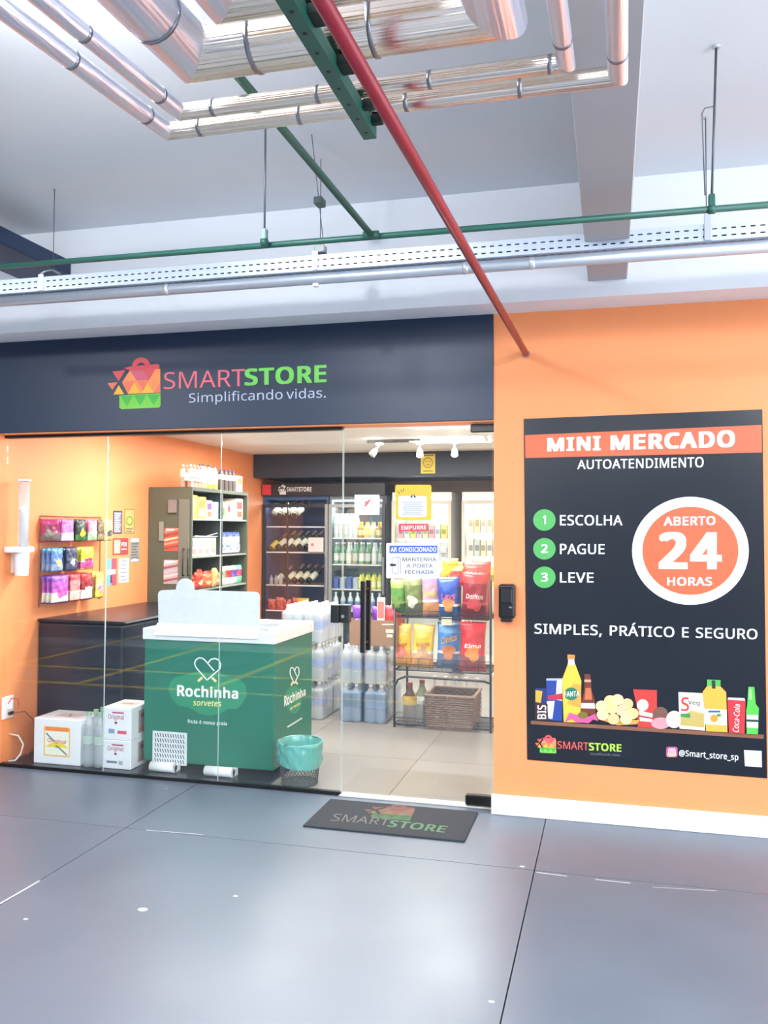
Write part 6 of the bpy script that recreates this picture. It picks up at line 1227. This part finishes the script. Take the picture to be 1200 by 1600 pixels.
# things in the crate
zc = cz+.007
bag('snack_bag', 'purple crisps bag standing in the brown crate, left one', 'bag', (cx0+.085, 1.93, zc+.05), .15, .25, .07, F(120, 60, 170), F(130, 70, 180), F(90, 160, 70), F(240, 200, 90), txt='ru', group='purple bags in the crate', lean=.1)
bag('snack_bag', 'purple crisps bag standing in the brown crate, right one', 'bag', (cx0+.225, 1.97, zc+.05), .14, .24, .07, F(130, 60, 176), F(130, 70, 180), F(90, 160, 70), F(240, 220, 160), group='purple bags in the crate', lean=.1)
e = thing('tall_packet', 'tall white packet standing in the brown crate', 'packet', (cx0+.255, 1.90, zc)); MB().box(cx0+.215, 1.885, zc, cx0+.275, 1.915, zc+.36, PWHITE).build('box_body', e, bevel=.004); MB().box(cx0+.22, 1.8845, zc+.2, cx0+.27, 1.885, zc+.33, C(226, 120, 110, .5)).build('print', e)
bag('snack_bag', 'red and yellow crisps bag at the right end of the crate', 'bag', (cx1-.055, 1.935, zc+.05), .15, .25, .07, F(222, 66, 60), F(226, 60, 80), F(240, 150, 70), F(246, 214, 90), lean=.1)

# ---- wire rack of crisps
RB = C(34, 38, 44, .4)
RX0, RX1, RY0, RY1 = -1.59, -.86, 1.785, 2.205
t = thing('wire_rack', 'black wire rack of crisps bags behind the glass door', 'rack', ((RX0+RX1)/2, 2.05, 0))
for x in (RX0, RX1):
    for y in (RY0, RY1): MB().cyl((x, y, 0), (x, y, 1.12 if (x == RX1) else .90), .009, RB, 10).build('post', t)
def wshelf(z, lip=.06, mat=RB):
    m = MB(); m.tube([(RX0, RY0, z), (RX1, RY0, z)], .005, mat, 8); m.tube([(RX0, RY1, z), (RX1, RY1, z)], .005, mat, 8)
    for x in (RX0, RX1): m.tube([(x, RY0, z), (x, RY1, z)], .005, mat, 8)
    for k in range(15): m.tube([(RX0, RY0+.028*k, z), (RX1, RY0+.028*k, z)], .002, mat, 5)
    for k in range(1, 3): m.tube([(RX0, RY0, z+lip*k/2), (RX1, RY0, z+lip*k/2)], .0025, mat, 6)
    for k in range(9): x = RX0+(RX1-RX0)*k/8; m.tube([(x, RY0, z), (x, RY0, z+lip)], .002, mat, 5)
    m.build('wire_shelf', t)
wshelf(.83, .05); wshelf(.43, .09); wshelf(.02, .05)
MB().tube([(RX0, RY0, .30), (RX0+.03, RY0-.004, .36), (RX0+.09, RY0-.006, .385), (RX1-.05, RY0-.006, .375), (RX1, RY0, .36)], .008, RB, 10).build('bent_bar', t)
zu, zl = .834, .434
def rb(px, y=1.90): return PY(y, px, 930).x
bg = [
 ('snack_bag', 'green crisps bag at the left end of the upper rack shelf', 624, .13, .27, F(96, 150, 70), F(150, 190, 90), F(60, 110, 66), F(120, 150, 80), None, 1.92),
 ('snack_bag', 'olive green snack bag with a white flash on the upper rack shelf', 648, .16, .30, F(116, 134, 76), F(150, 160, 110), F(96, 104, 84), F(206, 206, 196), None, 1.90),
 ('snack_bag', 'lilac and orange crisps bag with yellow letters on the upper rack shelf', 675, .155, .32, F(196, 160, 176), F(190, 150, 206), F(206, 150, 110), None, ('Ruffles', F(250, 220, 90)), 1.90)]
for nm, lb, px, w, h, a1, a2, a3, a4, tx, yy in bg:
    bag(nm, lb, 'bag', (rb(px, yy), yy, zu), w, h, .09, a1, a2, a3, a4, tx[0] if tx else None, tx[1] if tx else None, tv=(.42, .52))
bag('snack_bag', 'royal blue crisps bag with pink letters on the upper rack shelf', 'bag', (rb(703, 1.88), 1.885, zu-.03), .175, .33, .10, F(44, 84, 190), F(60, 100, 210), F(30, 90, 150), F(220, 150, 90), 'Lays', F(236, 120, 150), tv=(.36, .5), lean=.03)
bag('snack_bag', 'maroon crisps bag with white letters on the upper rack shelf', 'bag', (rb(741, 1.87), 1.87, zu-.02), .21, .36, .11, F(150, 36, 50), F(190, 70, 70), F(110, 40, 50), F(196, 70, 80), 'Doritos', F(226, 220, 222), tv=(.44, .54), lean=.04)
for k, (px, c, nm_) in enumerate(((703, (246, 200, 50), 'yellow'), (722, (248, 216, 70), 'bright yellow'), (712, (230, 90, 70), 'red and yellow'), (735, (236, 180, 60), 'orange yellow'))):
    bag('snack_bag', '%s packet in the pile behind the blue and maroon bags' % nm_, 'bag', (rb(px, 2.04), 2.04+.06*(k % 2), 1.10-.03*k+.02), .13, .15, .06, F(*c), F(250, 226, 120), None, F(226, 110, 60) if k % 2 else None, group='packets piled at the back of the rack')
e = bag('snack_bag', 'dark red crisps bag standing behind the maroon one', 'bag', (rb(748, 2.02), 2.02, zu), .22, .41, .10, F(186, 66, 60), F(206, 90, 76), None, None)
e = bag('snack_bag', 'tall green and yellow bag standing at the back left of the rack', 'bag', (rb(643, 2.06), 2.06, zu), .17, .36, .08, F(150, 160, 90), F(240, 170, 60), F(120, 150, 80), F(226, 196, 90))
e = bag('snack_bag', 'pale lilac bag standing at the back of the rack', 'bag', (rb(676, 2.06), 2.06, zu), .16, .36, .08, F(200, 170, 200), F(214, 180, 140), None, F(226, 210, 220))
# lower shelf
YC = F(250, 206, 70)
bag('snack_bag', 'yellow crisps bag, left of the two on the lower rack shelf', 'bag', (rb(629, 1.92), 1.93, zl), .165, .33, .10, YC, F(240, 190, 90), F(226, 160, 80), F(240, 130, 110), 'Fandangos', F(214, 120, 60), tv=(.44, .53), tilt=.02)
bag('snack_bag', 'yellow crisps bag, right of the two on the lower rack shelf', 'bag', (rb(660, 1.92), 1.92, zl), .175, .33, .10, F(252, 216, 80), F(244, 200, 100), F(230, 170, 110), F(214, 170, 130), 'Fandangos', F(226, 150, 60), tv=(.40, .50), tilt=.03)
bag('snack_bag', 'sky blue cheese puffs bag on the lower rack shelf', 'bag', (rb(699, 1.89), 1.935, zl-.0), .19, .35, .11, F(70, 140, 220), F(110, 166, 220), F(90, 110, 150), F(210, 130, 70), 'Cheetos', F(246, 190, 60), tv=(.28, .42), tilt=.05)
bag('snack_bag', 'red and orange crisps bag in front of the sky blue one', 'bag', (rb(739, 1.86), 1.852, zl+.0), .20, .37, .10, F(206, 50, 56), F(222, 50, 60), F(150, 66, 66), F(236, 150, 60), 'Elma', F(240, 240, 236), tv=(.44, .52))
e = thing('rack_price_card', 'white price card between the rack shelves', 'card', (rb(698, 1.83), 1.825, .80)); MB().box(rb(690, 1.83), 1.826, .775, rb(706, 1.83), 1.829, .835, C(236, 240, 214, .5)).build('card', e)
MB().cyl((rb(698, 1.83), 1.829, .835), (rb(698, 1.83), 1.838, .845), .002, RB, 6).build('clip', e)
# bottom: wicker basket, cola bottles, crate
WK = C(128, 104, 88, .8, var=.25, scale=60, bump=.5)
bx0, bx1 = PY(1.80, 668, 1130).x, PY(1.80, 738, 1130).x
t = thing('wicker_basket', 'brown wicker basket on the floor under the crisps rack', 'basket', ((bx0+bx1)/2, 1.9, 0))
by0, by1, bh = 1.775, 2.12, .255
m = MB(); n = 14
for j in range(n):
    z = .03+(bh-.04)*j/(n-1); gro = .012*z/bh
    for k in range(2):
        pass
    x0_, x1_, y0_, y1_ = bx0-gro, bx1+gro, by0-gro, by1+gro
    ring = []
    for (p, q) in (((x0_, y0_), (x1_, y0_)), ((x1_, y0_), (x1_, y1_)), ((x1_, y1_), (x0_, y1_)), ((x0_, y1_), (x0_, y0_))):
        for s_ in range(12):
            u = s_/12; px_, py_ = p[0]+(q[0]-p[0])*u, p[1]+(q[1]-p[1])*u
            nx, ny = (q[1]-p[1]), -(q[0]-p[0]); l_ = math.hypot(nx, ny); of = .004*(1 if (s_+j) % 2 else -1)
            ring.append((px_+nx/l_*of, py_+ny/l_*of, z))
    m.tube(ring, .0085, WK, 5, closed=True)
m.build('woven_strand', t)['kind'] = 'stuff'
MB().box(bx0+.004, by0+.004, .002, bx1-.004, by1-.004, .02, WK).build('basket_base', t)
rm = MB(); rm.tube([(bx0-.014, by0-.014, bh), (bx1+.014, by0-.014, bh), (bx1+.014, by1+.014, bh), (bx0-.014, by1+.014, bh)], .012, C(150, 128, 110, .7), 8, closed=True); rm.build('rim', t)
for k, (px, yy, lb) in enumerate(((641, 1.86, 'large cola bottle with a yellow label under the crisps rack'), (660, 2.00, 'large soda bottle with a white label behind the cola bottle'))):
    mkbottle('soda_bottle', lb, (rb(px, yy), yy, .026), .052, .30, C(92, 66, 56, .2) if k == 0 else C(120, 130, 100, .2), C(150, 60, 50, .4), C(214, 180, 70, .4) if k == 0 else PWHITE, n=18, lr=(.45, .68) if k == 0 else (.4, .6))
BINW = glassy('clear_bin_plastic', (.96, .97, .97), .08, alpha=.06, acol=(230, 230, 230))
t = thing('clear_bin', 'clear plastic bin around the cola bottles under the rack', 'bin', (RX0+.1, 1.9, .026))
qx0, qx1 = rb(627, 1.82)-.03, rb(662, 1.82)
for b in ((qx0, 1.80, qx1, 1.803), (qx0, 2.15, qx1, 2.153), (qx0, 1.803, qx0+.003, 2.15), (qx1-.003, 1.803, qx1, 2.15)): MB().box(b[0], b[1], .027, b[2], b[3], .20, BINW).build('bin_wall', t)
for k in range(5):
    mkbottle('cleaning_bottle', '%s pale bottle at the back under the rack' % ordn[k], (rb(680, 2.2)+k*.085, 2.20, .026), .036, .30, C(226, 226, 232, .3), PWHITE, C(200, 206, 220, .4), 'pale bottles at the back under the rack')
